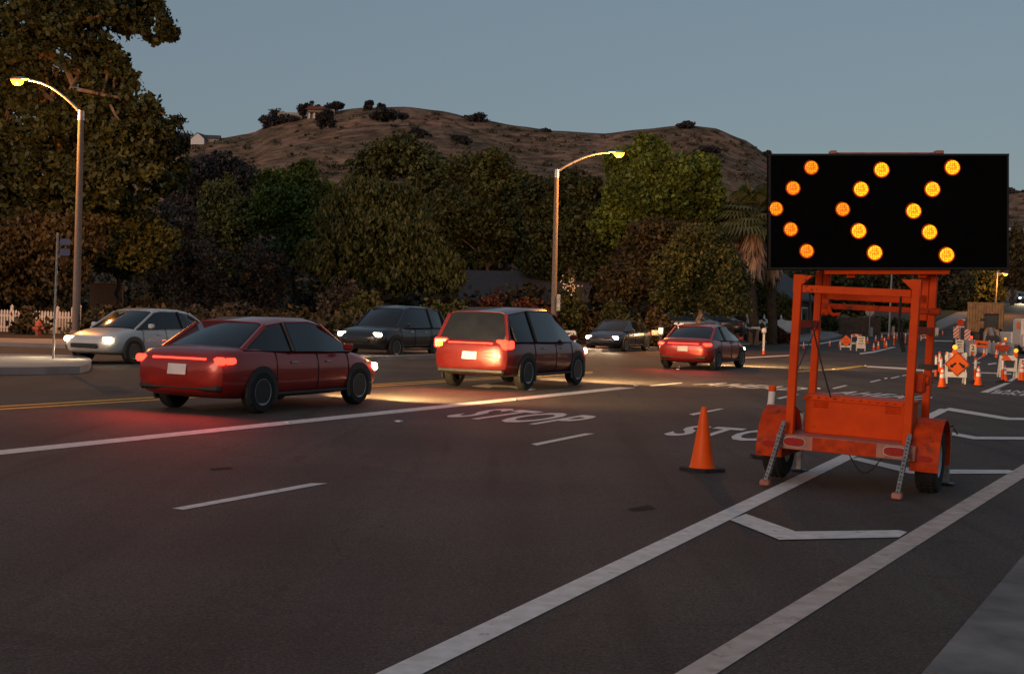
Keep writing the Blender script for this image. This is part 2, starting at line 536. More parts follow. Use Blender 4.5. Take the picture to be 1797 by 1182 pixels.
def chip(Mt, c, scale, lo, hi, detail=8.0, stretch=(1, 1, 1)):
    """worn-through spots of colour c with ragged edges"""
    n, l = Mt.node_tree.nodes, Mt.node_tree.links
    b = n["Principled BSDF"]; src = b.inputs["Base Color"].links[0].from_socket
    tc = n.new("ShaderNodeTexCoord"); mp = n.new("ShaderNodeMapping"); mp.inputs["Scale"].default_value = stretch
    l.new(tc.outputs["Object"], mp.inputs[0])
    nz = n.new("ShaderNodeTexNoise"); nz.inputs["Scale"].default_value = scale; nz.inputs["Detail"].default_value = detail; nz.inputs["Roughness"].default_value = 0.68
    l.new(mp.outputs[0], nz.inputs["Vector"])
    mr = n.new("ShaderNodeMapRange"); mr.inputs[1].default_value = lo; mr.inputs[2].default_value = hi
    l.new(nz.outputs["Fac"], mr.inputs[0])
    mx = n.new("ShaderNodeMix"); mx.data_type = 'RGBA'; mx.inputs[7].default_value = (*c, 1)
    l.new(mr.outputs[0], mx.inputs[0]); l.new(src, mx.inputs[6]); l.new(mx.outputs[2], b.inputs["Base Color"])
chip(M['orange'], (0.16, 0.035, 0.012), 5.0, 0.62, 0.70)
chip(M['orange_worn'], (0.14, 0.04, 0.02), 6.0, 0.57, 0.66)
chip(M['bar_worn'], (0.20, 0.06, 0.03), 9.0, 0.58, 0.66)
chip(M['paint'], (0.20, 0.18, 0.165), 7.0, 0.60, 0.72)
chip(M['pinkpaint'], (0.22, 0.18, 0.155), 6.0, 0.57, 0.70)
# ------------------------------------------------------------------ ground, road, pavements
def sheet(name, us, vs_, dz, mt):
    mb = MB()
    n = len(vs_)
    pts = [UV(u, v, dz) for u in us for v in vs_]
    fs = [(i * n + j, i * n + j + 1, (i + 1) * n + j + 1, (i + 1) * n + j) for i in range(len(us) - 1) for j in range(n - 1)]
    mb.add(pts, fs)
    return obj(name, mb, mt, smooth=0)
def frange(a, b, st):
    k = max(1, int(round((b - a) / st)))
    return [a + (b - a) * i / k for i in range(k + 1)]

U0, V0 = uv(G(583, 632))                 # corner where the far kerb begins
U1, V1 = uv(G(1395, 601))                # where it ends again at the junction
KERB_FAR = (V0 + V1) / 2
gA, gB = G(1620, 1182), G(1797, 975)
gdir = (gB - gA); gdir.z = 0; gdir.normalize()
gn = Vector((gdir.y, -gdir.x, 0))
# earth: one sheet to beyond the hills
mb = MB()
xs = list(frange(-900, -80, 60)) + list(frange(-70, 130, 10)) + list(frange(160, 900, 60))
ys = list(frange(-200, -20, 30)) + list(frange(0, 140, 5)) + list(frange(150, 420, 15))
n = len(ys)
mb.add([(x, y, gz(y) - 0.05) for x in xs for y in ys],
       [(i * n + j, (i + 1) * n + j, (i + 1) * n + j + 1, i * n + j + 1) for i in range(len(xs) - 1) for j in range(n - 1)])
struct(obj("ground", mb, M['dirt'], smooth=60))
us = frange(-40, 60, 10) + frange(62, 130, 2)[0:] + frange(134, 400, 4)
struct(sheet("road", us, frange(KERB_FAR, 14.0, 2.0), 0.0, M['asphalt']))
struct(sheet("side_street", frange(-40, U0, 4), frange(-75, KERB_FAR, 4), 0.0, M['asphalt']))
struct(sheet("cross_street", frange(U1, U1 + 17, 1), frange(-75, KERB_FAR, 3), 0.0, M['asphalt']))

def raised(name, pix_front, pix_back, h, mt, ext=0.0):
    """raised slab between two photo polylines lying on the ground, with a kerb face along the front"""
    fr = [G(*p) for p in pix_front]; bk = [G(*p) for p in pix_back]
    mb = MB(); n = len(fr)
    vs = [p for p in fr] + [p + Vector((0, 0.02, h)) for p in fr] + [p + Vector((0, 0, h)) for p in bk] + [p for p in bk]
    fs = []
    for i in range(n - 1):
        for k in range(3): fs.append((k * n + i, k * n + i + 1, (k + 1) * n + i + 1, (k + 1) * n + i))
    fs += [(0, n, 2 * n, 3 * n), (n - 1, 4 * n - 1, 3 * n - 1, 2 * n - 1)]
    mb.add(vs, fs)
    return struct(obj(name, mb, mt, smooth=0))
# far pavement along the road
def strip(name, ulist, v_front, v_back, h, mt):
    mb = MB(); n = len(ulist)
    vs = [UV(u, v_front) for u in ulist] + [UV(u, v_front - 0.02, h) for u in ulist] + [UV(u, v_back, h) for u in ulist] + [UV(u, v_back, -0.04) for u in ulist]
    fs = []
    for i in range(n - 1):
        for k in range(3): fs.append((k * n + i, k * n + i + 1, (k + 1) * n + i + 1, (k + 1) * n + i))
    fs += [(0, n, 2 * n, 3 * n), (n - 1, 4 * n - 1, 3 * n - 1, 2 * n - 1)]
    mb.add(vs, fs)
    return struct(obj(name, mb, mt, smooth=0))
strip("pavement", frange(U0 - 1, U1, 3), KERB_FAR, KERB_FAR - 2.3, 0.13, M['walk'])
raised("pavement_corner", [(-60, 606), (0, 607), (150, 612), (330, 619), (470, 628), (560, 633)], [(-60, 598.5), (0, 599), (150, 601), (330, 605), (470, 611), (575, 619)], 0.13, M['walk'])
raised("pavement_return", [(1385, 601.5), (1420, 600), (1455, 596), (1478, 590)], [(1300, 594), (1350, 590), (1400, 587), (1458, 585)], 0.12, M['walk'])
raised("pavement_across", [(1290, 583), (1380, 584), (1480, 585), (1600, 587), (1640, 583), (1670, 571), (1700, 557), (1740, 539), (1790, 516)],
       [(1290, 578), (1380, 578.5), (1480, 579.5), (1580, 580), (1612, 576), (1645, 563), (1680, 548), (1722, 530), (1775, 507)], 0.13, M['walk'])
raised("traffic_island", [(-80, 660), (0, 657.5), (80, 656.5), (140, 655), (157, 650), (160, 643)], [(-80, 631), (0, 631), (80, 632), (125, 633), (146, 635), (158, 639)], 0.16, M['walk'])
# planting beds and verges behind the pavements
strip("planting_bed", frange(U0 - 1, U1 - 2, 3), KERB_FAR - 2.32, KERB_FAR - 40, 0.12, M['dirt'])
raised("verge", [(1600, 580), (1640, 567), (1680, 549), (1722, 530.5), (1775, 507.5)], [(1585, 560), (1620, 552), (1660, 538), (1700, 521), (1750, 502)], 0.25, M['verge'])
# near gutter, kerb and pavement on the right
mb = MB()
P0, P1 = gA - gdir * 12, gA + gdir * 60
o1 = lambda p, d, z: Vector((p.x, p.y, 0)) + gn * d + Vector((0, 0, z))
N = 36
for i in range(N):
    a = P0.lerp(P1, i / N) + gdir * 0.012; b = P0.lerp(P1, (i + 1) / N) - gdir * 0.012
    sec = [(0.0, -0.03), (0.0, 0.012), (0.55, 0.004), (0.56, 0.14), (0.60, 0.155), (2.6, 0.17), (2.6, -0.03)]
    mb.loft([[o1(a, *q) for q in sec], [o1(b, *q) for q in sec]])
struct(obj("gutter_and_kerb", mb, M['concrete'], smooth=0))

# ------------------------------------------------------------------ painted markings
def paint(name, polys, mt, dz=0.004):
    mb = MB()
    for p in polys:
        pts = [G(*q) for q in p]
        mb.add([Vector((q.x, q.y, gz(q.y) + dz)) for q in pts], [tuple(range(len(pts)))])
    return struct(obj(name, mb, mt, smooth=0))
def long_line(name, l0, l1, r0, r1, mt, back=0.0, fwd=0.0, dz=0.004, cuts=14):
    L0, L1_, R0, R1 = G(*l0), G(*l1), G(*r0), G(*r1)
    dl, dr = L1_ - L0, R1 - R0
    L0 = L0 - dl.normalized() * back; R0 = R0 - dr.normalized() * back
    L1_ = L1_ + dl.normalized() * fwd; R1 = R1 + dr.normalized() * fwd
    mb = MB(); vs = []
    for i in range(cuts + 1):
        for a, b in ((L0, L1_), (R0, R1)):
            p = a.lerp(b, i / cuts); vs.append((p.x, p.y, gz(p.y) + dz))
    mb.add(vs, [(2 * i, 2 * i + 1, 2 * i + 3, 2 * i + 2) for i in range(cuts)])
    return struct(obj(name, mb, mt, smooth=0))
long_line("edge_line_marking", (660, 1182), (1649, 717), (742, 1182), (1668, 718), M['paint'], back=6)
long_line("bike_lane_marking", (1185, 1182), (1797, 814), (1258, 1182), (1797, 838), M['pinkpaint'], back=4, fwd=16)
long_line("lane_line_marking", (0, 790), (1085, 679), (0, 798), (1115, 680.5), M['paint'], back=9)
long_line("lane_line_marking", (1140, 676.2), (1195, 671), (1143, 677.4), (1198, 672.2), M['paint'])
long_line("centre_line_marking", (0, 712), (1040, 651.5), (0, 714.3), (1040, 652.5), M['yellow'], back=10)
long_line("centre_line_marking", (0, 717), (1040, 653.6), (0, 719.3), (1040, 654.6), M['yellow'], back=10)
paint("centre_line_marking", [[(1390, 651.5), (1465, 646.6), (1510, 641), (1520, 642), (1470, 649), (1392, 653)]], M['yellow'])
paint("stop_line_marking", [[(1521, 641.6), (1594, 645.4), (1594, 648.6), (1521, 644)], [(1606, 647.4), (1642, 650), (1642, 653), (1606, 650.3)]], M['paint'])
paint("lane_line_marking", [[(1170, 634.2), (1385, 622.6), (1385, 624.3), (1170, 636)]], M['paint'])
paint("lane_line_marking", [[(1400, 605), (1440, 601.6), (1478, 594.5), (1480, 596), (1442, 603.4), (1401, 607)], [(1508, 619.4), (1530, 616.5), (1570, 607.5), (1573, 609), (1533, 618.8), (1510, 621.6)]], M['paint'])
paint("lane_dash_marking", [[(302, 892), (545, 848), (575, 848), (322, 894.5)], [(932, 779), (1026, 760.5), (1044, 760.5), (942, 781.5)],
    [(1209, 726.5), (1262, 717), (1271, 717), (1217, 728.5)], [(1362, 698.2), (1397, 691.6), (1404, 691.8), (1369, 700)],
    [(1460, 681), (1483, 675.6), (1488, 676.4), (1464, 682.4)], [(1526, 669.6), (1543, 665.6), (1547, 666.6), (1529, 671)], [(1562, 663.2), (1577, 659.6), (1580, 660.6), (1565, 664.4)],
    [(1582, 659), (1592, 656.6), (1594, 657.6), (1584, 660.2)], [(1640, 634), (1652, 631), (1654, 632.2), (1641, 635.4)]], M['paint'])
paint("buffer_bar_marking", [[(1281, 913), (1309, 902.5), (1397, 933.5), (1578, 931), (1592, 934.5), (1578, 943.5), (1368, 948)],
    [(1492, 806), (1506, 803), (1608, 824), (1770, 825), (1781, 827.5), (1768, 831.5), (1598, 832)],
    [(1652, 760.5), (1662, 757), (1713, 766.5), (1796, 767), (1830, 768), (1828, 772), (1708, 771)],
    [(1654, 719), (1667, 715.6), (1772, 733), (1830, 734), (1830, 737.5), (1766, 737)]], M['paint'], dz=0.008)
paint("turn_arrow_marking", [[(826, 677.5), (856, 673.6), (862, 675.2), (906, 676.4), (942, 683), (930, 685), (893, 679.6), (866, 678.6), (858, 680.4)]], M['paint'])
paint("bike_lane_marking", [[(1720, 688), (1765, 671), (1774, 671.6), (1734, 688.8)], [(1768, 668.5), (1783, 659), (1789, 659.5), (1776, 669)]], M['paint'])
paint("far_road_marking", [[(1640, 639), (1700, 642), (1700, 643.4), (1640, 640.6)], [(1712, 652.4), (1775, 655), (1775, 657), (1712, 654)], [(1635, 597), (1672, 597.5), (1672, 599), (1635, 598.6)],
    [(1712, 631), (1726, 623.5), (1728, 624), (1715, 631.6)], [(1706, 636), (1720, 635), (1720, 637), (1708, 638)], [(1733, 638), (1748, 636), (1749, 638), (1735, 640)]], M['paint'])
paint("hill_road_marking", [[(1640, 571.5), (1700, 552), (1760, 524), (1762, 525), (1702, 553.4), (1642, 573)]], M['paint'])
paint("asphalt_repair", [[(1098, 893), (1140, 886), (1152, 893), (1112, 897)], [(366, 822), (404, 819), (410, 822.5), (372, 825.5)]], mat("fresh_tar", (0.040, 0.033, 0.029), 0.95, scale=20, spec=0.08), dz=0.003)
# road studs
mb = MB()
for (x, y) in ((700, 740), (505, 742), (903, 702), (1116, 677), (1464, 648), (1519, 642), (1555, 664), (1437, 682), (958, 647), (1192, 644), (1190, 648)):
    p = G(x, y); r3 = Matrix.Rotation(-TH, 3, 'Z')
    mb.box((p.x, p.y, 0.012), (0.10, 0.10, 0.022), r3, 0, 0.012)
struct(obj("road_studs", mb, M['paint']))

def road_text(s, bl, br, h0, h1, wfac=1.0, bold=0.025):
    """letters painted on the road: near baseline from bl to br, strokes running h0 -> h1 along the lane"""
    O, W = G(*bl), G(*br) - G(*bl)
    W *= wfac
    H = G(*h1) - G(*h0)
    v, f = text_mesh(s, bold, 1.12)
    mn, ex = v.min(0), v.max(0) - v.min(0)
    mb = MB()
    vs = []
    for p in v:
        q = O + W * ((p[0] - mn[0]) / ex[0]) + H * ((p[1] - mn[1]) / ex[1])
        vs.append((q.x, q.y, gz(q.y) + 0.005))
    mb.add(vs, f)
    return struct(obj("road_lettering", mb, M['paint'], smooth=0))
road_text("STOP", (774, 730.5), (963, 747.5), (840.2, 736.8), (944, 721.6))
road_text("STOP", (1158, 763), (1395, 780), (1249.8, 768.4), (1304, 750.6))
road_text("AHEAD", (1212.6, 674.6), (1390, 685.6), (1212.6, 674.6), (1258, 670.8))
road_text("AHEAD", (1453.5, 690), (1617, 702), (1453.5, 690), (1488, 685.6))
road_text("BIKE", (1737, 690), (1800, 694.6), (1737, 690), (1749, 686.8))
road_text("LANE", (1743, 686), (1806, 690), (1743, 686), (1754, 683))

# ------------------------------------------------------------------ hills
from mathutils import noise as mnoise
RIDGE = [(-900, 330), (-300, 330), (0, 318), (200, 290), (300, 262), (340, 249), (380, 242), (430, 234), (470, 216), (520, 204), (560, 197), (620, 189), (660, 188), (700, 187), (760, 194), (830, 209),
         (900, 221), (960, 229), (1050, 234), (1110, 227), (1190, 219), (1240, 224), (1290, 243), (1345, 276), (1400, 312), (1500, 345), (1600, 352), (1700, 350), (1790, 334), (1850, 326), (2000, 330), (2300, 350), (3200, 360)]
def ridge_y(x):
    for (a, ya), (b, yb) in zip(RIDGE, RIDGE[1:]):
        if a <= x <= b:
            t = (x - a) / (b - a); t = t * t * (3 - 2 * t) * 0.5 + t * 0.5
            return ya + (yb - ya) * t
    return 340
HY = 760.0
def hill_z(x, Y):
    """height of the hillside under photo column x at depth Y (160..HY)"""
    zr = A(x, ridge_y(x), HY).z
    t = min(1, max(0, (Y - 170) / (HY - 170)))
    zb = gz(170)
    s = t ** 1.25 * (1 - 0.18 * math.sin(math.pi * t))
    X = (x - CX) / F * Y
    nz = mnoise.fractal(Vector((X / 80, Y / 90, 3.1)), 1.0, 2.0, 3) * 8 * math.sin(math.pi * min(1, t * 1.0)) * t
    return zb + (zr - zb) * s + nz
mb = MB()
hx = frange(-900, 3000, 13); hyl = frange(165, HY, 15)
hy = hyl + [HY + 15, HY + 60, HY + 160]
n = len(hy); vs = []
for x in hx:
    for Y in hy:
        X = (x - CX) / F * Y
        if Y <= HY: z = hill_z(x, Y) - (8 if Y < 170 else 0)
        else: z = hill_z(x, HY) - (Y - HY) * 0.35
        vs.append((X, Y, z))
mb.add(vs, [(i * n + j, (i + 1) * n + j, (i + 1) * n + j + 1, i * n + j + 1) for i in range(len(hx) - 1) for j in range(n - 1)])
hm = mat("hill_dry_grass", (0.44, 0.225, 0.14), 0.95, scale=0.028, c2=(0.25, 0.165, 0.10), detail=9, spec=0.1)
hn, hl = hm.node_tree.nodes, hm.node_tree.links
hb = hn["Principled BSDF"]; src = hb.inputs["Base Color"].links[0].from_socket
tc = hn.new("ShaderNodeTexCoord")
v1 = hn.new("ShaderNodeTexNoise"); v1.inputs["Scale"].default_value = 0.11; v1.inputs["Detail"].default_value = 8; v1.inputs["Roughness"].default_value = 0.7
hl.new(tc.outputs["Object"], v1.inputs["Vector"])
rp = hn.new("ShaderNodeValToRGB")
rp.color_ramp.elements[0].position = 0.40; rp.color_ramp.elements[0].color = (0.16, 0.16, 0.11, 1)
rp.color_ramp.elements[1].position = 0.62; rp.color_ramp.elements[1].color = (1, 1, 1, 1)
hl.new(v1.outputs["Fac"], rp.inputs[0])
mx = hn.new("ShaderNodeMix"); mx.data_type = 'RGBA'; mx.blend_type = 'MULTIPLY'; mx.inputs[0].default_value = 0.85
hl.new(src, mx.inputs[6]); hl.new(rp.outputs[0], mx.inputs[7]); hl.new(mx.outputs[2], hb.inputs["Base Color"])
struct(obj("hills", mb, hm, smooth=180))

# ------------------------------------------------------------------ foliage
def leaf_cloud(name, clumps, count, size, mt, parent=None, seed=1, droop=0.0, long_=1.6, loc=(0, 0, 0), inner=0.35, clump=1.0, stray=0.28):
    """many small leaf faces in clumps: clumps = list of (centre, radii) ellipsoids"""
    rg = np.random.default_rng(seed)
    c = np.array([list(x[0]) for x in clumps]); r = np.array([list(x[1]) for x in clumps])
    vol = (r.prod(1)) ** (2 / 3); pr = vol / vol.sum()
    # sub-clumps on and in each ellipsoid
    nsub = max(14, count // 105)
    bi = rg.choice(len(c), nsub, p=pr)
    d = rg.normal(size=(nsub, 3)); d /= np.linalg.norm(d, axis=1)[:, None]
    rad = rg.uniform(inner, 1.02, nsub) ** 0.7
    sc = c[bi] + d * r[bi] * rad[:, None]
    sr = (r[bi].prod(1) ** (1 / 3)) * rg.uniform(0.15, 0.36, nsub) * clump
    si = rg.integers(0, nsub, count)
    d = rg.normal(size=(count, 3)); d /= np.linalg.norm(d, axis=1)[:, None]
    p = sc[si] + d * (sr[si] * rg.uniform(0.2, 1.1, count) ** 0.6)[:, None] * np.array([1, 1, 0.8])
    ns = int(count * stray)                      # stray leaves through the whole volume soften the clumps
    if ns:
        k2 = rg.choice(len(c), ns, p=pr); d2 = rg.normal(size=(ns, 3)); d2 /= np.linalg.norm(d2, axis=1)[:, None]
        p[:ns] = c[k2] + d2 * r[k2] * (rg.uniform(0.3, 1.12, ns) ** 0.6)[:, None]
    a = rg.normal(size=(count, 3)); a[:, 2] -= droop * 3
    a /= np.linalg.norm(a, axis=1)[:, None]
    nrm = rg.normal(size=(count, 3)) + np.array([0, 0, 0.9]) + d * 0.7
    b = np.cross(a, nrm); b /= np.linalg.norm(b, axis=1)[:, None] + 1e-9
    s = size * rg.uniform(0.55, 1.35, count)
    L = (a * (s * long_ / 2)[:, None]); W = (b * (s / 2)[:, None])
    bend = np.cross(a, b) * (s * 0.22)[:, None]
    v = np.empty((count, 4, 3))
    v[:, 0] = p - L; v[:, 1] = p + W + bend; v[:, 2] = p + L; v[:, 3] = p - W + bend
    v = v.reshape(-1, 3) - np.array(loc)
    me = bpy.data.meshes.new(name)
    me.vertices.add(count * 4); me.loops.add(count * 4); me.polygons.add(count)
    me.vertices.foreach_set("co", v.ravel())
    me.loops.foreach_set("vertex_index", np.arange(count * 4, dtype=np.int32))
    me.polygons.foreach_set("loop_start", np.arange(0, count * 4, 4, dtype=np.int32))
    me.materials.append(mt); me.update(); me.validate()
    o = bpy.data.objects.new(name, me); COL.objects.link(o)
    if parent: o.parent = parent
    return o
def limb(p, q, r0, r1, mb, rg, n=5, wob=0.06, sides=6):
    p, q = Vector(p), Vector(q); L = (q - p).length
    pts, rs = [], []
    for i in range(n + 1):
        t = i / n
        o = Vector((rg.gauss(0, 1), rg.gauss(0, 1), rg.gauss(0, 0.5))) * (wob * L * math.sin(math.pi * t))
        pts.append(p.lerp(q, t) + o + Vector((0, 0, math.sin(math.pi * t) * 0.05 * L))); rs.append(r0 + (r1 - r0) * t)
    mb.tube(pts, rs, sides)
def tree(name, label, blobs, Y, trunk_x, count, size, lm, tm='bark', seed=1, group=None, tr=0.22, droop=0.0, spread=1.0, fork=None, limbs=9, cat="tree", long_=1.6, stray=0.28):
    """crown blobs given as (x, y, rx, ry) in photo pixels at depth Y; trunk grows from the ground under trunk_x"""
    rg = random.Random(seed)
    base = gp(trunk_x, Y)
    t = thing(name, label, cat, base, group=group)
    cl = []
    for (x, y, rx, ry) in blobs:
        dy = rg.uniform(-1, 1) * spread * (rx + ry) / 2 / F * Y * 0.7
        c = A(x, y, Y + dy)
        k = Y / F
        cl.append((c, (rx * k, (rx + ry) / 2 * k * spread, ry * k)))
    leaf_cloud("crown", cl, int(count * 2.1), size * 0.68, M[lm], t, seed, droop, long_, base, stray=stray)
    mb = MB()
    cs = [c for c, _ in cl]
    cen = sum(cs, Vector()) / len(cs)
    fk = A(*fork, Y) if fork else base.lerp(Vector((cen.x, cen.y, cen.z)), 0.55)
    limb(base - Vector((0, 0, 0.2)) - base, fk - base, tr, tr * 0.62, mb, rg, 7, 0.025, 9)
    order = sorted(range(len(cs)), key=lambda i: -cl[i][1][0])
    for i in (order * 3)[:limbs]:
        c, r = cl[i]
        tgt = c + Vector((rg.uniform(-.6, .6) * r[0], rg.uniform(-.6, .6) * r[1], rg.uniform(-.3, .8) * r[2]))
        limb(fk - base, tgt - base, tr * 0.45, tr * 0.08, mb, rg, 6, 0.08)
        mid = fk.lerp(tgt, 0.6)
        limb(mid - base, mid + Vector((rg.uniform(-1, 1), rg.uniform(-1, 1), rg.uniform(0, 1))) * r[0] * 0.7 - base, tr * 0.18, tr * 0.04, mb, rg, 4, 0.1, 5)
    obj("trunk", mb, M[tm], t)
    return t
def shrub(name, label, x, y_top, Y, wpx, count, size, lm, seed, group=None, y_bot=None, cat="shrub", droop=0, long_=1.6):
    rg = random.Random(seed)
    base = gp(x, Y)
    t = thing(name, label, cat, base, group=group)
    k = Y / F
    top = A(x, y_top, Y).z - base.z
    cl = []
    for i in range(8):
        q = rg.uniform(-.6, .6); hh = top * rg.uniform(0.62, 1.0) * (1 - 0.45 * abs(q))
        cl.append((Vector((q * wpx * k, rg.uniform(-.3, .3) * wpx * k, hh * 0.55)), (wpx * k * 0.36, wpx * k * 0.32, hh * 0.46)))
    leaf_cloud("crown", cl, int(count * 1.6), size * 0.85, M[lm], t, seed, droop, long_, inner=0.2, clump=1.15)
    mb = MB()
    for i in range(5):
        limb((rg.uniform(-.1, .1), rg.uniform(-.1, .1), -0.1), cl[i][0] + Vector((0, 0, top * 0.15)), 0.05, 0.012, mb, rg, 4, 0.08, 5)
    obj("stem", mb, M['bark'], t)
    return t
# ------------------------------------------------------------------ trees
GT = "street trees beyond the road"
tree("sycamore_tree", "tall dark broadleaf tree with a pale upper trunk, behind the left picket fence",
     [(40, 20, 90, 60), (150, 35, 90, 60), (215, 20, 60, 42), (270, 50, 50, 26), (232, 5, 60, 30), (110, 110, 90, 55), (20, 120, 60, 70), (190, 130, 50, 50), (50, 215, 90, 70), (160, 210, 80, 75),
      (232, 185, 50, 42), (215, 250, 80, 60), (262, 235, 55, 55), (285, 290, 52, 50), (90, 310, 110, 70), (200, 320, 95, 55), (-40, 330, 80, 90), (-60, 150, 80, 90), (120, 380, 90, 50), (30, 390, 90, 50)],
     63, 62, 40000, 0.28, 'l_dark', 'palebark', 11, GT, tr=0.42, limbs=16, fork=(66, 90), spread=1.1, stray=0.07)
tree("pepper_tree", "low dark brownish tree spreading over the left picket fence",
     [(-20, 455, 80, 70), (60, 440, 90, 60), (40, 500, 90, 40), (110, 480, 50, 50), (-60, 500, 60, 50), (125, 420, 60, 50)], 60, 40, 15000, 0.22, 'l_brown', 'bark', 12, GT, tr=0.2, droop=0.5)
tree("olive_tree", "yellow-green bushy tree right of the left lamp post, under the tall dark tree",
     [(190, 365, 45, 35), (230, 400, 60, 35), (225, 445, 70, 40), (275, 420, 45, 30), (190, 420, 50, 50), (160, 390, 40, 40)], 63, 205, 13000, 0.22, 'l_olive', 'bark', 13, GT, tr=0.16)
tree("oak_tree", "rounded dusky tree on the lower slope, right of the tall dark tree",
     [(345, 305, 40, 30), (385, 298, 50, 28), (420, 315, 45, 28), (360, 345, 70, 40), (430, 350, 40, 40)], 135, 385, 9000, 0.42, 'l_purple', 'bark', 14, GT, tr=0.3)
tree("cypress_tree", "narrow olive-brown upright tree in front of the dusky hill tree",
     [(372, 350, 24, 36), (400, 340, 22, 30), (388, 400, 42, 45), (420, 390, 30, 50), (400, 460, 60, 45)], 88, 395, 9000, 0.26, 'l_olive', 'bark', 15, GT, tr=0.2)
tree("grey_thicket_tree", "thin grey-brown leafless-looking tree between olive and cypress trees",
     [(300, 400, 50, 50), (330, 450, 60, 50), (280, 470, 60, 40), (345, 500, 60, 40), (460, 470, 50, 50), (430, 520, 60, 40)], 76, 310, 10000, 0.20, 'l_grey', 'bark', 16, GT, tr=0.16)
tree("lime_tree", "bright yellow-green leafy tree, the brightest crown left of the centre lamp",
     [(478, 325, 36, 28), (520, 318, 40, 26), (541, 300, 18, 22), (500, 360, 55, 36), (560, 345, 42, 32), (470, 375, 32, 36), (545, 400, 60, 40), (520, 440, 50, 30)], 80, 515, 15000, 0.24, 'l_bright', 'bark', 17, GT, tr=0.2)
tree("willow_tree", "soft blue-green drooping tree with a smooth domed crown, mid picture",
     [(640, 345, 60, 34), (690, 370, 60, 42), (610, 385, 60, 45), (660, 410, 85, 50), (725, 430, 55, 50), (600, 450, 80, 45), (700, 470, 80, 45), (770, 480, 50, 40)], 74, 665, 22000, 0.2, 'l_willow', 'bark', 18, GT, tr=0.25, droop=0.7, long_=2.4)
tree("eucalyptus_tree", "broad brown-green tree rising behind the drooping blue-green tree",
     [(690, 268, 50, 28), (660, 290, 50, 30), (730, 282, 50, 34), (712, 250, 22, 20), (760, 315, 50, 40), (640, 320, 40, 24), (775, 380, 60, 50), (770, 440, 50, 40)], 98, 735, 12000, 0.32, 'l_olive', 'palebark', 19, GT, tr=0.3)
tree("eucalyptus_tree", "wide dark tree with pale thin trunks, immediately left of the centre lamp post",
     [(820, 300, 50, 34), (870, 290, 40, 30), (850, 330, 70, 45), (905, 330, 40, 34), (800, 370, 60, 45), (880, 390, 75, 50), (840, 440, 70, 40), (930, 420, 40, 50)], 90, 862, 17000, 0.28, 'l_olive', 'palebark', 20, GT, tr=0.18, limbs=14, fork=(855, 470))
tree("eucalyptus_tree", "dark leafy tree directly behind the centre lamp post",
     [(950, 345, 40, 34), (1000, 330, 46, 34), (1040, 345, 40, 34), (980, 390, 60, 42), (1040, 400, 60, 45), (960, 450, 55, 45), (1020, 460, 60, 40), (1075, 450, 45, 40)], 84, 1002, 16000, 0.27, 'l_dark', 'palebark', 21, GT, tr=0.2, limbs=12, fork=(1000, 480))
tree("ash_tree", "largest green tree right of the centre lamp head, against the hill",
     [(1100, 290, 42, 36), (1140, 262, 36, 26), (1165, 300, 60, 36), (1220, 300, 42, 34), (1240, 290, 28, 22), (1130, 340, 70, 45), (1205, 350, 60, 45), (1248, 350, 24, 40), (1160, 395, 70, 42), (1085, 390, 45, 42), (1225, 400, 45, 36)], 82, 1150, 21000, 0.27, 'l_bright', 'bark', 22, GT, tr=0.3, limbs=12)
tree("amber_lit_tree", "rust-brown leafed tree below the largest green tree, right of the lamp",
     [(1150, 415, 50, 36), (1200, 420, 50, 34), (1120, 460, 50, 42), (1090, 500, 50, 40), (1150, 500, 50, 30)], 76, 1140, 9000, 0.24, 'l_brown', 'bark', 23, GT, tr=0.2)
tree("magnolia_tree", "round green tree with a bare grey trunk beside the parked silver sedan",
     [(1225, 430, 50, 36), (1250, 450, 42, 36), (1190, 470, 50, 40), (1250, 490, 70, 40), (1275, 495, 34, 30), (1200, 520, 60, 30), (1275, 532, 44, 24), (1240, 460, 60, 40)], 68, 1228, 18000, 0.2, 'l_dark', 'palebark', 24, GT, tr=0.2, fork=(1229, 530))
tree("privet_tree", "small yellow-green tree over the white scalloped fence",
     [(1320, 500, 30, 30), (1345, 530, 40, 26), (1310, 545, 40, 22), (1372, 540, 24, 20)], 93, 1330, 8000, 0.2, 'l_olive', 'bark', 25, GT, tr=0.1)
tree("bare_sycamore_tree", "pale-barked sycamore with bare white limbs, seen under the arrow board",
     [(1560, 480, 60, 30), (1620, 490, 50, 30), (1600, 520, 70, 26), (1530, 510, 40, 34), (1660, 500, 40, 36)], 118, 1600, 7000, 0.36, 'l_brown', 'palebark', 26, GT, tr=0.3, limbs=16, fork=(1605, 545))
tree("roadside_oak_tree", "dark leafy tree left of the stop sign pole, behind the trailer frame",
     [(1420, 490, 45, 34), (1465, 480, 40, 40), (1440, 530, 45, 34), (1500, 520, 36, 34), (1480, 500, 40, 40)], 112, 1450, 9000, 0.34, 'l_dark', 'bark', 27, GT, tr=0.25)
tree("roadside_oak_tree", "dark tree above the tan container on the rising road",
     [(1690, 505, 36, 34), (1720, 490, 36, 34), (1735, 515, 30, 24), (1660, 525, 36, 24)], 150, 1700, 7000, 0.45, 'l_dark', 'bark', 28, GT, tr=0.3)
tree("roadside_oak_tree", "olive tree at the right picture edge beside the arrow board",
     [(1782, 430, 22, 30), (1800, 450, 30, 34), (1770, 480, 26, 26), (1795, 490, 20, 20), (1745, 480, 24, 20)], 175, 1775, 6500, 0.5, 'l_brown', 'bark', 29, GT, tr=0.3)

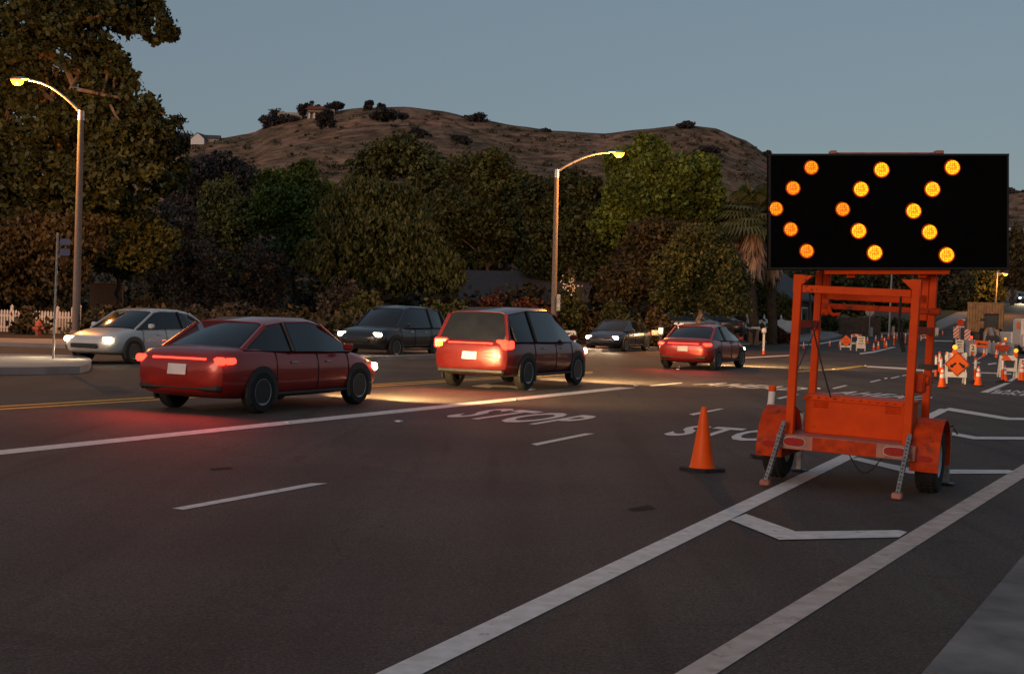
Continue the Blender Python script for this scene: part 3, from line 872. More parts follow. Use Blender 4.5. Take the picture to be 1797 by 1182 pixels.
# palms with dead skirts
def palm(label, x, y_top, y_skirt, y_base, Y, seed, wpx):
    rg = random.Random(seed)
    base = gp(x, Y); t = thing("fan_palm", label, "palm tree", base, group="fan palms behind the arrow board")
    k = Y / F
    top = A(x, y_skirt, Y) - base; apex = A(x, y_top, Y) - base; low = A(x, y_base, Y) - base
    mb = MB(); limb((0, 0, -.1), top, 0.32, 0.26, mb, rg, 6, 0.01, 10); obj("trunk", mb, M['bark'], t)
    mb = MB()
    for i in range(46):
        az = rg.uniform(0, 2 * math.pi); el = rg.uniform(-0.5, 1.45); L = (apex - top).length * rg.uniform(0.75, 1.1)
        d = Vector((math.cos(az) * math.cos(el), math.sin(az) * math.cos(el), math.sin(el)))
        p0 = top; p1 = top + d * L * 0.55
        mb.tube([p0, p1], [0.03, 0.015], 4)
        side = d.cross(Vector((0, 0, 1))).normalized(); upv = side.cross(d)
        for j in range(15):
            a = (j - 7) * 0.2
            dd = d * math.cos(a) + side * math.sin(a)
            tip = p1 + dd * L * 0.55 + Vector((0, 0, -0.18 * L))
            wv = dd.cross(upv).normalized() * 0.10
            mid = p1 + dd * L * 0.33
            mb.add([p1 - wv * .3, mid - wv, tip, mid + wv], [(0, 1, 2, 3)])
    obj("crown", mb, M['palm'], t, fix=False, smooth=0)
    mb = MB()
    H = top.z - low.z
    for i in range(620):
        az = rg.uniform(0, 2 * math.pi); f = rg.random(); z0 = top.z - f * H * 0.85
        r = wpx * k * (0.75 + 0.35 * math.sin(f * 3.0)) * rg.uniform(0.6, 1.1)
        c = Vector((top.x * z0 / top.z, top.y * z0 / top.z, 0))
        p = c + Vector((math.cos(az) * r * 0.35, math.sin(az) * r * 0.35, z0)); q = c + Vector((math.cos(az) * r, math.sin(az) * r, z0 - rg.uniform(0.9, 1.8)))
        s = Vector((-math.sin(az), math.cos(az), 0)) * rg.uniform(0.05, 0.14)
        mb.add([p - s * .4, (p + q) / 2 - s, q, (p + q) / 2 + s], [(0, 1, 2, 3)])
    obj("dead_frond_skirt", mb, M['skirt'], t, fix=False, smooth=0)
palm("fan palm with the longest dead-frond skirt, touching the arrow board's left side", 1322, 312, 385, 468, 80, 41, 28)
palm("fan palm with a tawny skirt, left of the longest-skirted palm", 1293, 345, 400, 458, 84, 42, 17)
palm("fan palm mostly behind the arrow board's left edge", 1356, 325, 390, 472, 82, 43, 20)

# ------------------------------------------------------------------ shrubs
GS = "shrubs along the far pavement"
for i, (x, yt, Y, wpx, lm, lb) in enumerate([
    (20, 515, 64, 70, 'l_dark', "dark bush with white roses behind the picket fence at the far left"),
    (165, 530, 60, 40, 'l_dark', "dark bush at the foot of the left lamp post"),
    (255, 500, 64, 60, 'l_brown', "brownish lit bush left of the first garden lantern"),
    (335, 525, 63, 60, 'l_grey', "grey-brown bush right of the first garden lantern"),
    (415, 520, 62, 60, 'l_grey', "grey-brown bush under the cypress tree"),
    (480, 535, 61, 60, 'l_brown', "reddish-brown grassy bush left of the white rail fence"),
    (560, 540, 61, 70, 'l_brown', "reddish-brown bush behind the left white rail fence"),
    (640, 500, 66, 60, 'l_olive', "leafy olive bush on the bare bank"),
    (600, 470, 70, 50, 'l_grey', "grey bush at the left end of the bare bank"),
    (720, 520, 66, 60, 'l_willow', "green bush right of the bare bank"),
    (790, 505, 64, 70, 'l_willow', "full green bush left of the red-leafed hedge"),
    (880, 490, 66, 60, 'l_red', "dark red-leafed bush left of the centre lamp post"),
    (935, 500, 65, 50, 'l_red', "dark red-leafed bush at the centre lamp post"),
    (1010, 500, 68, 60, 'l_brown', "dark bush with pale blossom right of the centre lamp post"),
    (1085, 520, 68, 60, 'l_dark', "dark spiky bush left of the parked silver sedan"),
    (1150, 530, 66, 50, 'l_brown', "low brown bush in front of the parked silver sedan"),
    (1365, 570, 84, 44, 'l_red', "low russet bush in front of the white scalloped fence"),
    (1450, 545, 105, 40, 'l_dark', "dark hedge clump left of the board fence"),
    (1560, 545, 106, 44, 'l_dark', "dark hedge clump right of the stop sign"),
    (1620, 545, 108, 30, 'l_dark', "dark clump beside the grass verge"),
]):
    shrub("shrub", lb, x, yt, Y, wpx, 3800, 0.16, lm, 60 + i, GS)
# flower heads on two of them
def flowers(x, y, Y, wpx, hpx, n, label, seed):
    rg = random.Random(seed); base = gp(x, Y)
    mb = MB()
    for i in range(n):
        p = A(x + rg.gauss(0, .45) * wpx, y + rg.gauss(0, .45) * hpx, Y + rg.uniform(-.8, .3)) - base; r = rg.uniform(0.02, 0.05)
        for k in range(4):
            mb.box(p + Vector((rg.uniform(-r, r), rg.uniform(-r, r), rg.uniform(-r, r))) * .5, (r, r, r), Matrix.Rotation(rg.random() * 3, 3, (rg.random(), rg.random(), 1)), 0, r * .3)
    t = thing("rose_bush", label, "plant", base, group=None)
    obj("blossom", mb, M['flower'], t)
    tip = A(x, y - hpx, Y) - base
    leaf_cloud("crown", [(Vector((0, 0, tip.z * q)), (wpx / F * Y * 1.3, wpx / F * Y, tip.z * .3)) for q in (.25, .5, .72)], 2600, 0.12, M['l_dark'], t, seed, inner=0.1, clump=1.2)
flowers(18, 526, 60.5, 14, 12, 14, "rose bush with white blooms above the left picket fence", 5)
flowers(1000, 502, 66.5, 18, 16, 60, "bush with small pale blossom right of the centre lamp post", 6)

# strap-leaf plants
def strap_plant(x, yt, Y, wpx, label, seed, mt='l_grey', n=46):
    rg = random.Random(seed); base = gp(x, Y); t = tag(None or bpy.data.objects.new("strap_leaf_plant", None), label, "plant", "strap-leaf plants on the verge")
    COL.objects.link(t); t.location = base
    H = A(x, yt, Y).z - base.z; k = Y / F; mb = MB()
    for i in range(n):
        az = rg.uniform(0, 6.28); sp = rg.uniform(.1, 1) * wpx * k; h = H * rg.uniform(.6, 1)
        d = Vector((math.cos(az), math.sin(az), 0)); s = Vector((-d.y, d.x, 0)) * 0.035
        p1 = d * sp * .35 + Vector((0, 0, h * .7)); p2 = d * sp + Vector((0, 0, h * rg.uniform(.5, 1)))
        mb.add([-s, s, p1 + s, p1 - s], [(0, 1, 2, 3)]); mb.add([p1 - s, p1 + s, p2], [(0, 1, 2)])
    obj("leaf_rosette", mb, M[mt], t, fix=False, smooth=0)
strap_plant(190, 530, 57, 40, "dark strap-leaf plant right of the left picket fence", 1)
strap_plant(160, 545, 58, 26, "dark strap-leaf plant at the fence end post", 2)
strap_plant(345, 560, 56, 34, "strap-leaf plant before the white rail fence, below the grey bush", 3)
strap_plant(440, 568, 55, 30, "strap-leaf plant beside the gap in the white rail fence", 4)
strap_plant(285, 570, 55, 26, "strap-leaf plant beneath the first garden lantern", 5)
strap_plant(1090, 535, 64, 34, "spiky green plant left of the parked silver sedan", 6, 'l_willow')

# far wood filling the foot of the hill
rgf = random.Random(91)
cl = []
for i in range(150):
    x = rgf.uniform(-150, 1900); Y = rgf.uniform(125, 200)
    base = gp(x, Y).z; h = rgf.uniform(4.5, 8.5) if x < 1320 else rgf.uniform(3.0, 6.0)
    X = (x - CX) / F * Y
    if uv(Vector((X, Y, 0)))[1] > KERB_FAR - 9: continue
    cl.append((Vector((X, Y, base + h * .5)), (h * .62, h * .6, h * .5)))
stuff(leaf_cloud("woods", cl, 60000, 0.75, M['l_grey'], None, 92, inner=0.3), "dusky scrub woodland at the foot of the hill, behind the street trees", "woods")
# ground cover under the street trees
cl = []
for i in range(260):
    p = gp(rgf.uniform(-160, 1290), rgf.uniform(78, 118)); h = rgf.uniform(1.6, 3.4); cl.append((p + Vector((0, 0, h * .45)), (h * .9, h * .9, h * .6)))
stuff(leaf_cloud("thicket", cl, 60000, 0.3, M['l_brown'], None, 95, inner=0.2), "dark thicket filling the gaps between the street tree trunks", "thicket")
cl = []
for i in range(230):
    u = rgf.uniform(U0 + 4, U1 - 6); v = KERB_FAR - rgf.uniform(4.5, 34)
    p = UV(u, v, 0.1); h = rgf.uniform(.5, 1.5); cl.append((p + Vector((0, 0, h * .4)), (h * .9, h * .9, h * .6)))
for i in range(60):
    p = gp(rgf.uniform(-160, 560), rgf.uniform(60, 90)); h = rgf.uniform(.6, 1.6); cl.append((p + Vector((0, 0, h * .4)), (h, h, h * .6)))
stuff(leaf_cloud("undergrowth", cl, 46000, 0.2, M['l_brown'], None, 93, inner=0.2), "low brown undergrowth beneath the street trees", "undergrowth")
# brush dotted over the hillside
cl = []
for i in range(3200):
    x = rgf.uniform(250, 1900); Y = 230 + (HY - 240) * rgf.random() ** 0.6
    d = mnoise.noise(Vector((x / 130, Y / 120, 0.3)))
    if d < -0.12 and rgf.random() < .8: continue
    s = rgf.uniform(.5, 1.0 + 1.6 * rgf.random())
    cl.append((Vector(((x - CX) / F * Y, Y, hill_z(x, Y) + s * .3)), (s * 1.5, s * 1.5, s * .65)))
stuff(leaf_cloud("hill_brush", cl, 130000, 0.7, M['l_hill'], None, 94, inner=0.1), "dry low brush dotted over the hillside", "brush")
def hill_tree(x, y_bot, y_top, wpx, label, seed, lm='l_purple', Y=HY - 6, n=1900, blobs=7):
    rg = random.Random(seed); k = Y / F
    base = A(x, y_bot, Y); base.z -= 1
    t = thing("hilltop_tree", label, "tree", base, group="trees on the hill crest"); H = (y_bot - y_top) * k; cl = []
    for i in range(blobs):
        q = rg.uniform(-.5, .5)
        cl.append((Vector((q * wpx * k, rg.uniform(-.3, .3) * wpx * k, 1 + H * rg.uniform(.08, .66) * (1 - .4 * abs(q)))), (wpx * k * .32, wpx * k * .32, H * .34)))
    leaf_cloud("crown", cl, n * 2, 0.8, M[lm], t, seed, inner=0.05, clump=1.7)
    mb = MB(); limb((0, 0, -1), (0, 0, H * .6), .35, .15, mb, rg, 4, .03, 6); obj("trunk", mb, M['bark'], t)
for a in [(487, 216, 180, 34, "tallest pine on the crest, left end of the hilltop house's grove", 1), (470, 222, 200, 26, "low dark tree at the leftmost end of the crest grove", 2), (505, 216, 196, 34, "dark tree between the tallest crest pine and the low garden wall", 3),
          (540, 200, 178, 26, "round tree against the left wall of the hilltop house", 4), (568, 216, 188, 30, "dark tree in front of the hilltop house", 5), (588, 194, 177, 22, "round tree at the right wall of the hilltop house", 6),
          (650, 190, 174, 14, "small ragged tree alone on the bare crest", 7), (668, 190, 179, 12, "smaller bush-like tree right of the ragged crest tree", 8), (840, 214, 198, 40, "wide dark thicket on the crest's right shoulder", 9),
          (1208, 222, 212, 34, "flat dark thicket topping the right-hand hill", 10), (1345, 280, 262, 14, "tree on the skyline at the arrow board's top left corner", 11), (325, 250, 222, 34, "dark tree by the gabled house on the left skyline", 12),
          (730, 238, 222, 30, "dark shrub-tree on the slope below the bare crest", 13), (810, 248, 234, 26, "dark shrub-tree on the mid slope, right of another", 14), (960, 236, 222, 20, "dark shrub-tree in the saddle between the two hills", 15),
          (1240, 268, 254, 34, "dark shrub-tree on the right-hand hill's face", 16), (1785, 342, 326, 36, "dark thicket on the skyline right of the arrow board", 17), (690, 205, 192, 60, "long dark shrub patch beneath the crest", 18)]:
    x, yb, yt, wp, lb, sd = a
    dpt = HY - 6 if yb < ridge_y(x) + 14 else HY - 90
    hill_tree(x, yb + 2, yt, wp, lb, 200 + sd, 'l_purple', dpt)

# ------------------------------------------------------------------ buildings
def gable_house(name, label, base, wd, dp, h, rh, rot, wallm, roofm, windows=2, group=None, gable=None):
    t = thing(name, label, "house", base, (0, 0, rot), group)
    mb = MB(); mb.box((0, 0, h / 2), (wd, dp, h))
    mb.add([(-wd / 2, -dp / 2, h), (-wd / 2, dp / 2, h), (-wd / 2, 0, h + rh), (wd / 2, -dp / 2, h), (wd / 2, dp / 2, h), (wd / 2, 0, h + rh)], [(0, 1, 2), (3, 5, 4)])
    obj("wall", mb, wallm, t, smooth=0)
    if gable:
        for s in (-1, 1): obj("gable", MB().prism([(-dp * .42, h + .1), (dp * .42, h + .1), (0, h + rh * .9)], -.03, .03, Matrix.Translation((s * (wd / 2 + .04), 0, 0)) @ Matrix.Rotation(R_(90), 4, 'Z') @ Matrix.Rotation(R_(90), 4, 'X')), gable, t, smooth=0)
    mb = MB(); e = 0.5; th = 0.16; sl_ = rh / (dp / 2)
    for s in (-1, 1):
        y0 = s * (dp / 2 + e); z0 = h - e * sl_
        q = [(-wd / 2 - e, y0, z0 + .03), (wd / 2 + e, y0, z0 + .03), (wd / 2 + e, 0, h + rh + .03), (-wd / 2 - e, 0, h + rh + .03)]
        mb.add(q + [(a, b, c + th) for a, b, c in q], [(3, 2, 1, 0), (4, 5, 6, 7), (0, 1, 5, 4), (1, 2, 6, 5), (2, 3, 7, 6), (3, 0, 4, 7)])
    obj("roof", mb, roofm, t, smooth=0)
    for i in range(windows):
        xw = (i + .5) / windows * wd - wd / 2
        f = obj("window", MB().box((xw, -dp / 2 - .03, h * .55), (wd / windows * .4, .08, h * .38)), M['white'], t)
        obj("pane", MB().box((xw, -dp / 2 - .08, h * .55), (wd / windows * .34, .03, h * .32)), M['glass'], f)
    return t
gable_house("bungalow", "bungalow with a long grey shingle roof behind the red-leafed bushes", gp(900, 86), 9.5, 8.0, 2.2, 1.75, -0.15, M['wood'], M['roof'], 3)
hb_ = gable_house("gabled_house", "house with a white gable end and dark roof, behind the white scalloped fence", gp(1337, 98), 8.0, 5.2, 2.9, 1.9, R_(62), M['wood'], M['roof'], 2, gable=M['white'])
b = A(558, 204, HY - 8); b.z -= 2
t = thing("hilltop_house", "red-roofed house with a pale terrace on the hill crest", "house", b)
obj("wall", MB().box((0, 0, 2.5), (11, 7, 6)).box((6, 2, 4.6), (7, 5, 3)).box((-16, 1, 1.8), (14, 3, 3.6)), M['wall'], t, smooth=0)
obj("roof", MB().prism([(-7, 5.0), (7, 5.0), (4, 7.0), (-4, 7.0)], -5, 5, Matrix.Rotation(R_(90), 4, 'X')), M['redroof'], t, smooth=0)
for xx in (-4.2, -1.4, 1.6): obj("column", MB().box((xx, -4.6, 1.6), (.9, .9, 3.2)), M['white'], t)
obj("porch_roof", MB().box((-1, -4.2, 3.5), (9, 3, .5)), M['redroof'], t)
b = A(352, 249, HY - 8); b.z -= 2
t = gable_house("hilltop_house", "white-walled house with a dark pointed roof on the left skyline", b, 9, 8, 3.4, 3.2, R_(80), M['white'], M['roof'], 2)
t2 = gable_house("hilltop_house", "low dark-roofed house beside the pointed-roof house on the left skyline", A(372, 247, HY - 6) - Vector((0, 0, 2)), 9, 7, 3, 2, 0.1, M['wall'], M['roof'], 2)
t3 = gable_house("hillside_house", "pale-roofed house on the slope at the right picture edge", A(1782, 424, 330) - Vector((0, 0, 3)), 9, 7, 4.2, 2, 0.3, M['wall'], M['white'], 2)

# ------------------------------------------------------------------ walls and fences
def on_ground(x, Y): return gp(x, Y)
p = gp(186, 66)
mb = MB(); H = A(186, 498, 66).z; mb.box((0, 0, H / 2), (56 / F * 66, .25, H)); 
t = thing("block_wall", "pale block garden wall right of the left lamp post", "wall", p, (0, 0, 0.05)); obj("masonry", mb, M['block'], t); obj("coping", MB().box((0, 0, H + .04), (56 / F * 66 + .1, .33, .08), None, 0, .02), M['wall'], t)
def picket_fence(label, x0, x1, Y0, Y1, h, group=None, step=0.14, scallop=False, solid=False):
    a, b_ = gp(x0, Y0), gp(x1, Y1); L = (b_ - a).length
    t = thing("picket_fence", label, "fence", a, (0, 0, math.atan2((b_ - a).y, (b_ - a).x)), group)
    n = int(L / step)
    mb = MB()
    pw = step * (0.98 if solid else 0.62)
    for i in range(n):
        x = (i + .5) * step; hh = h
        if scallop: hh = h - 0.16 * math.sin(math.pi * ((x / 1.5) % 1.0))
        mb.prism([(x - pw / 2, .06), (x + pw / 2, .06), (x + pw / 2, hh - .07), (x, hh), (x - pw / 2, hh - .07)] if not solid else [(x - pw / 2, .06), (x + pw / 2, .06), (x + pw / 2, hh), (x - pw / 2, hh)], -.012, .012, Matrix.Rotation(R_(90), 4, 'X'))
    obj("pickets", mb, M['white'], t, smooth=0)
    mb = MB(); mb.bar((0, .04, h * .3), (L, .04, h * .3), .05, .08); mb.bar((0, .04, h * .75), (L, .04, h * .75), .05, .08); obj("rail", mb, M['white'], t)
    for i in range(int(L / 2.2) + 2):
        x = min(L, i * 2.2 if not scallop else i * 1.5)
        mb = MB().box((x, .07, h * .55), (.11, .11, h * 1.1), None, 0, .01); mb.lathe([(.085, h * 1.1), (.085, h * 1.1 + .03), (.0, h * 1.1 + .13)], 4, Matrix.Translation((x, .07, 0)))
        obj("post", mb, M['white'], t)
        if x >= L: break
    return t
picket_fence("white pointed picket fence at the far left of the picture", -60, 126, 58, 57, 1.1)
picket_fence("short white picket fence between the silver sedan and the scalloped fence", 1252, 1312, 86, 86, 1.15)
picket_fence("white scalloped board fence left of the trailer frame", 1312, 1392, 88, 90, 1.5, scallop=True, solid=True)
mb = MB().box((0, 0, .65), (.13, .13, 1.3), None, 0, .01); t = thing("fence_post", "lone white gate post right of the left lamp post", "post", gp(139, 56.6)); obj("shaft", mb, M['white'], t); obj("cap", MB().lathe([(.1, 1.3), (.1, 1.34), (0, 1.46)], 4), M['white'], t)
def rail_fence(label, x0, x1, Y, h=0.62):
    a, b_ = gp(x0, Y), gp(x1, Y); L = (b_ - a).length
    t = thing("rail_fence", label, "fence", a, (0, 0, 0.0), "low white rail fence sections along the verge")
    zt = A((x0 + x1) / 2, 581, Y).z - a.z; h = max(.55, min(.95, zt)); n = max(1, round(L / 1.6))
    mb = MB().bar((0, 0, h), (L, 0, h), .05, .11); obj("top_rail", mb, M['white'], t)
    for i in range(n + 1): obj("post", MB().box((L * i / n, .07, h * .5), (.1, .1, h)), M['white'], t)
    for i in range(n):
        x = L * i / n; s = L / n; d = MB().bar((x + .1, .0, .1), (x + s - .1, .0, h - .1), .04, .09); d.bar((x + .1, .05, h - .1), (x + s - .1, .05, .1), .04, .09); obj("cross_brace", d, M['white'], t)
rail_fence("white rail fence section under the first garden lantern", 215, 300, 57)
rail_fence("white rail fence section right of the first garden lantern", 302, 420, 56.5)
rail_fence("white rail fence section left of the second garden lantern", 553, 666, 57)
rail_fence("white rail fence section right of the second garden lantern", 690, 738, 57.5)
rail_fence("white rail fence section below the third garden lantern", 800, 880, 58)
rail_fence("white rail fence section at the centre lamp post", 943, 1010, 60)
# board fence beyond the junction
a, b_ = gp(1474, 103), gp(1545, 103); L = (b_ - a).length
t = thing("board_fence", "weathered brown board fence behind the stop sign", "fence", a); mb = MB(); rgb = random.Random(3)
for i in range(int(L / .15)):
    hh = 1.35 + rgb.uniform(-.04, .04); mb.box((i * .15 + .07, rgb.uniform(-.01, .01), hh / 2), (.14, .022, hh))
obj("boards", mb, M['wood'], t); 
for i in range(3): obj("post", MB().box((L * i / 2, .08, .7), (.1, .1, 1.45)), M['wood'], t)
def pillar(label, x, yt, Y, wpx):
    p = gp(x, Y); H = A(x, yt, Y).z - p.z; wd = wpx / F * Y
    t = thing("brick_pillar", label, "pillar", p, group="brick pillars by the driveway"); obj("shaft", MB().box((0, 0, H / 2 - .04), (wd, wd, H - .08)), M['brick'], t); obj("cap", MB().box((0, 0, H), (wd * 1.2, wd * 1.2, .13), None, 0, .02), M['white'], t)
pillar("brick pillar with white cap, left of a pair beside the driveway", 1289, 577, 78, 17); pillar("brick pillar with white cap, closest to the white scalloped fence", 1322, 575, 80, 18)
# ------------------------------------------------------------------ arrow board trailer
YAW = R_(-26)                                       # local +y points up the road
O = gp(1488, 12.9); O.z = 0
T = thing("arrow_board_trailer", "orange two-wheeled trailer carrying a black arrow board lit with amber chevrons", "trailer", O, (0, R_(1.6), YAW))
T.rotation_mode = 'XYZ'
O4 = Matrix.LocRotScale(O, T.rotation_euler, None); OI = O4.inverted()
def loc(x, y, Y): return OI @ A(x, y, Y)
om, wm = M['orange'], M['orange_worn']
# rear bumper beam and deck
mb = MB().box((0, 0, .42), (1.36, .09, .145), None, 0, .008); bump = obj("rear_bumper", mb, M['bar_worn'], T)
obj("scraped_panel", MB().box((.0, -.048, .42), (.62, .008, .135), None, 0, .003), M['orange_worn'], bump)
obj("deck", MB().box((0, .72, .475), (1.34, 1.36, .03), None, 0, .004), M['bar_worn'], T)
mb = MB()
for s in (-1, 1): mb.bar((s * .63, .04, .41), (s * .63, 1.5, .41), .07, .1); 
mb.bar((-.63, 1.45, .41), (.63, 1.45, .41), .08, .1); mb.bar((-.63, .75, .40), (.63, .75, .40), .08, .08)
mb.bar((-.55, 1.5, .41), (0, 2.6, .41), .07, .1); mb.bar((.55, 1.5, .41), (0, 2.6, .41), .07, .1); mb.bar((0, 2.5, .41), (0, 3.1, .41), .08, .1)
obj("chassis", mb, wm, T)
obj("coupler", MB().box((0, 3.15, .42), (.13, .2, .1), None, 0, .02).lathe([(.07, .3), (.07, .5)], 12, Matrix.Translation((0, 3.22, 0))), M['steel'], T)
obj("axle", MB().tube([(-.74, .42, .34), (.74, .42, .34)], .035, 10), M['blackm'], T)
# tail lamps in oval pinkish bezels
def oval(cx, cz, a, b, y0, y1, mb, n=20):
    pts = []
    for k in range(n):
        t = 2 * math.pi * k / n; pts.append((cx + a * math.copysign(abs(math.cos(t)) ** .6, math.cos(t)), cz + b * math.copysign(abs(math.sin(t)) ** .8, math.sin(t))))
    return mb.prism(pts, -y1, -y0, Matrix.Rotation(R_(90), 4, 'X'))
for s in (-1, 1):
    h = obj("tail_light", oval(s * .49, .425, .115, .05, -.056, -.045, MB()), M['steel'], T)
    obj("lens", oval(s * .49, .425, .103, .042, -.064, -.057, MB()), M['redlens'], h)
# tool box
bx0 = Vector((.0, .62, .68))
box = obj("toolbox", MB().box((0.02, .62, .672), (1.04, .5, .364), None, 0, .008), om, T)
obj("lid", MB().box((0.02, .62, .869), (1.07, .53, .03), None, 0, .008).box((0.02, .352, .849), (1.07, .012, .03)), om, box)
mb = MB()
for sx in (-.36, .36):
    for k in range(4): mb.box((.02 + sx, .366, .765 + k * .022), (.15, .012, .007), Matrix.Rotation(R_(18), 3, 'X'))
obj("louvre", mb, wm, box)
mb = MB()
for k in range(12): mb.box((-.45 + k * .085, .351, .857), (.03, .01, .012))
obj("hinge", mb, M['orange_worn'], box)
# posts: front pair at the bumper, tall pair behind
def vpost(xb, yb, z0, z1, wd, lean=0.0):
    return MB().bar((xb, yb, z0), (xb + lean, yb, z1), wd, wd, 0, .006)
for s in (-1, 1):
    obj("rear_post", vpost(s * .575, .08, .49, 2.02, .080), om, T)
    tri = [(0, 0), (0, -.17), (.19, 0)] if s < 0 else [(0, 0), (0, -.17), (-.19, 0)]
    mb = MB().prism(tri, -.035, .035, Matrix.Translation((s * .575 - (.045 if s < 0 else -.045), .08, 2.09)) @ Matrix.Rotation(R_(90), 4, 'X')); mb.box((s * .575, .08, 2.05), (.09, .075, .09)); obj("gusset", mb, om, T)
    mast = obj("mast", MB().bar((s * .59, 1.05, .47), (s * .59, 1.05, 2.16), .074, .074, 0, .006), om, T)
    obj("inner_mast", MB().bar((s * .51, 1.05, 1.7), (s * .51, 1.05, 2.75), .075, .06, 0, .006).bar((s * .585, 1.05, 2.165), (s * .585, 1.05, 2.7), .06, .06, 0, .006), om, mast)
    obj("side_rail", MB().bar((s * .58, .125, 1.60), (s * .59, 1.005, 1.60), .045, .075, 0, .004), wm, T)
obj("crossbar", MB().bar((-.53, .08, 1.955), (.53, .08, 1.955), .05, .075, 0, .005), om, T)
obj("crossbar", MB().bar((-.54, 1.05, 1.92), (.54, 1.05, 1.92), .06, .10, 0, .006), om, T)
obj("crossbar", MB().bar((-.54, 1.03, 1.80), (.66, 1.03, 1.80), .05, .06, 0, .005).box((.62, 1.03, 1.80), (.12, .08, .07), None, 0, .01), wm, T)
mb = MB().tube([(-.45, .99, 1.80), (-.44, .96, 1.74), (-.40, .95, 1.71), (-.33, .95, 1.72)], .02, 8); obj("hook", mb, om, T)
# wheels and mudguards
for s in (-1, 1):
    wx = s * .757
    whl = bpy.data.objects.new("wheel", None); COL.objects.link(whl); whl.parent = T; whl.location = (wx, .42, .335)
    Rm = Matrix.Rotation(R_(90), 4, 'Y')
    pr = [(.17, -.095), (.25, -.105), (.30, -.1), (.325, -.075), (.335, -.03), (.335, .03), (.325, .075), (.30, .1), (.25, .105), (.17, .095)]
    tmb = MB().lathe(pr, 36, Rm)
    for k in range(44):
        a_ = 2 * math.pi * k / 44
        for q in (-.055, 0, .055): tmb.box((q, .334 * math.cos(a_), .334 * math.sin(a_)), (.03, .022, .012), Matrix.Rotation(a_ - R_(90) + R_(90), 3, 'X') if False else Matrix.Rotation(math.atan2(math.sin(a_), math.cos(a_)) - R_(90), 3, 'X'))
    obj("tyre", tmb, M['tyre'], whl)
    rmb = MB().lathe([(.0, s * .06), (.05, s * .075), (.06, s * .05), (.13, s * .04), (.165, s * .085), (.172, s * .09), (.172, -s * .09)], 28, Rm)
    for k in range(5): rmb.lathe([(.012, s * .045), (.012, s * .07), (0, s * .072)], 6, Matrix.Rotation(R_(90), 4, 'Y') @ Matrix.Translation((.09 * math.cos(k * 1.2566), .09 * math.sin(k * 1.2566), 0)))
    obj("rim", rmb, M['rim'], whl)
    # mudguard: half-round shell
    n = 18; mbf = MB(); ri, ro = .395, .41
    x0, x1 = wx - .135, wx + .135
    arc = [(math.cos(t), math.sin(t)) for t in [R_(-12) + R_(204) * k / n for k in range(n + 1)]]
    rings = [[Vector((x0, .42 + c * ri, .335 + sn * ri)), Vector((x1, .42 + c * ri, .335 + sn * ri)), Vector((x1, .42 + c * ro, .335 + sn * ro)), Vector((x0, .42 + c * ro, .335 + sn * ro))] for c, sn in arc]
    mbf.loft(rings)
    xi = x0 + .004 if s > 0 else x1 - .004
    mbf.prism([(c * ro, sn * ro) for c, sn in arc], -.004, .004, Matrix.Translation((xi, .42, .335)) @ Matrix.Rotation(R_(90), 4, 'Y') @ Matrix.Rotation(R_(90), 4, 'Z'))
    fd = obj("mudguard", mbf, wm, T, smooth=40)
    t_ = R_(178); cpos = Vector((wx, .42 + math.cos(t_) * (ro + .006), .335 + math.sin(t_) * (ro + .006)))
    obj("reflector", oval(wx, cpos.z + .03, .075, .026, cpos.y - .006, cpos.y + .004, MB()), M['redlens'], fd)
# stabiliser legs: perforated steel, worn orange feet
def leg(top, foot, name="stabiliser_leg"):
    top, foot = Vector(top), Vector(foot)
    mb = MB().bar(top, foot, .042, .042, 0, .004)
    l = obj(name, mb, M['steel'], T)
    d = (foot - top); L = d.length; d.normalize(); x = d.cross(Vector((0, 0, 1))).normalized(); y = x.cross(d)
    hm_ = MB(); rot = Matrix((x, y, d)).transposed()
    k = .06
    while k < L - .05:
        c = top + d * k
        for q in (y * .018, -y * .018, x * .018, -x * .018): hm_.box(c + q, (.013, .013, .013), rot)
        k += .042
    obj("perforation", hm_, M['signblack'], l)
    obj("foot", MB().box(foot + Vector((0, 0, .02)), (.095, .085, .06), None, 0, .012), M['bar_worn'], l)
def groundloc(px_, py_):
    return OI @ G(px_, py_)
leg((-.60, -.04, .62), groundloc(1342, 853) + Vector((0, 0, .02))); leg((.62, -.04, .60), groundloc(1573.5, 877) + Vector((0, 0, .02)))
for s, q in ((-1, (1402, 826)), (1, (1659, 850))):
    g_ = groundloc(*q)
    l = obj("front_jack", MB().bar((g_.x, g_.y, g_.z + .02), (g_.x, g_.y, .62), .06, .06, 0, .006).bar((g_.x, g_.y, .42), (s * .62, g_.y, .42), .05, .06), M['steel'], T)
    obj("foot", MB().box((g_.x, g_.y, g_.z + .015), (.17, .17, .02), None, 0, .006), M['blackm'], l)
    obj("crank", MB().tube([(g_.x, g_.y, .62), (g_.x + s * .05, g_.y, .64), (g_.x + s * .06, g_.y - .1, .62), (g_.x + s * .1, g_.y - .1, .56)], .008, 6), M['blackm'], l)
# winch with brake strap on the right tall post
w0 = loc(1614, 672, 12.75)
wn = obj("winch", MB().box(w0 + Vector((0, .05, 0)), (.10, .16, .20), None, 0, .02).tube([w0 + Vector((-.07, .05, .03)), w0 + Vector((.08, .05, .03))], .05, 12), wm, T)
obj("crank", MB().tube([w0 + Vector((-.05, 0, 0)), w0 + Vector((-.09, -.02, -.02)), w0 + Vector((-.09, -.02, -.13)), w0 + Vector((-.14, -.02, -.13))], .009, 6), M['blackm'], wn)
obj("clamp", MB().bar((.50, .98, 1.23), (.66, .98, 1.23), .03, .05).bar((.66, .98, 1.23), (.66, 1.12, 1.23), .03, .05), M['blackm'], T)
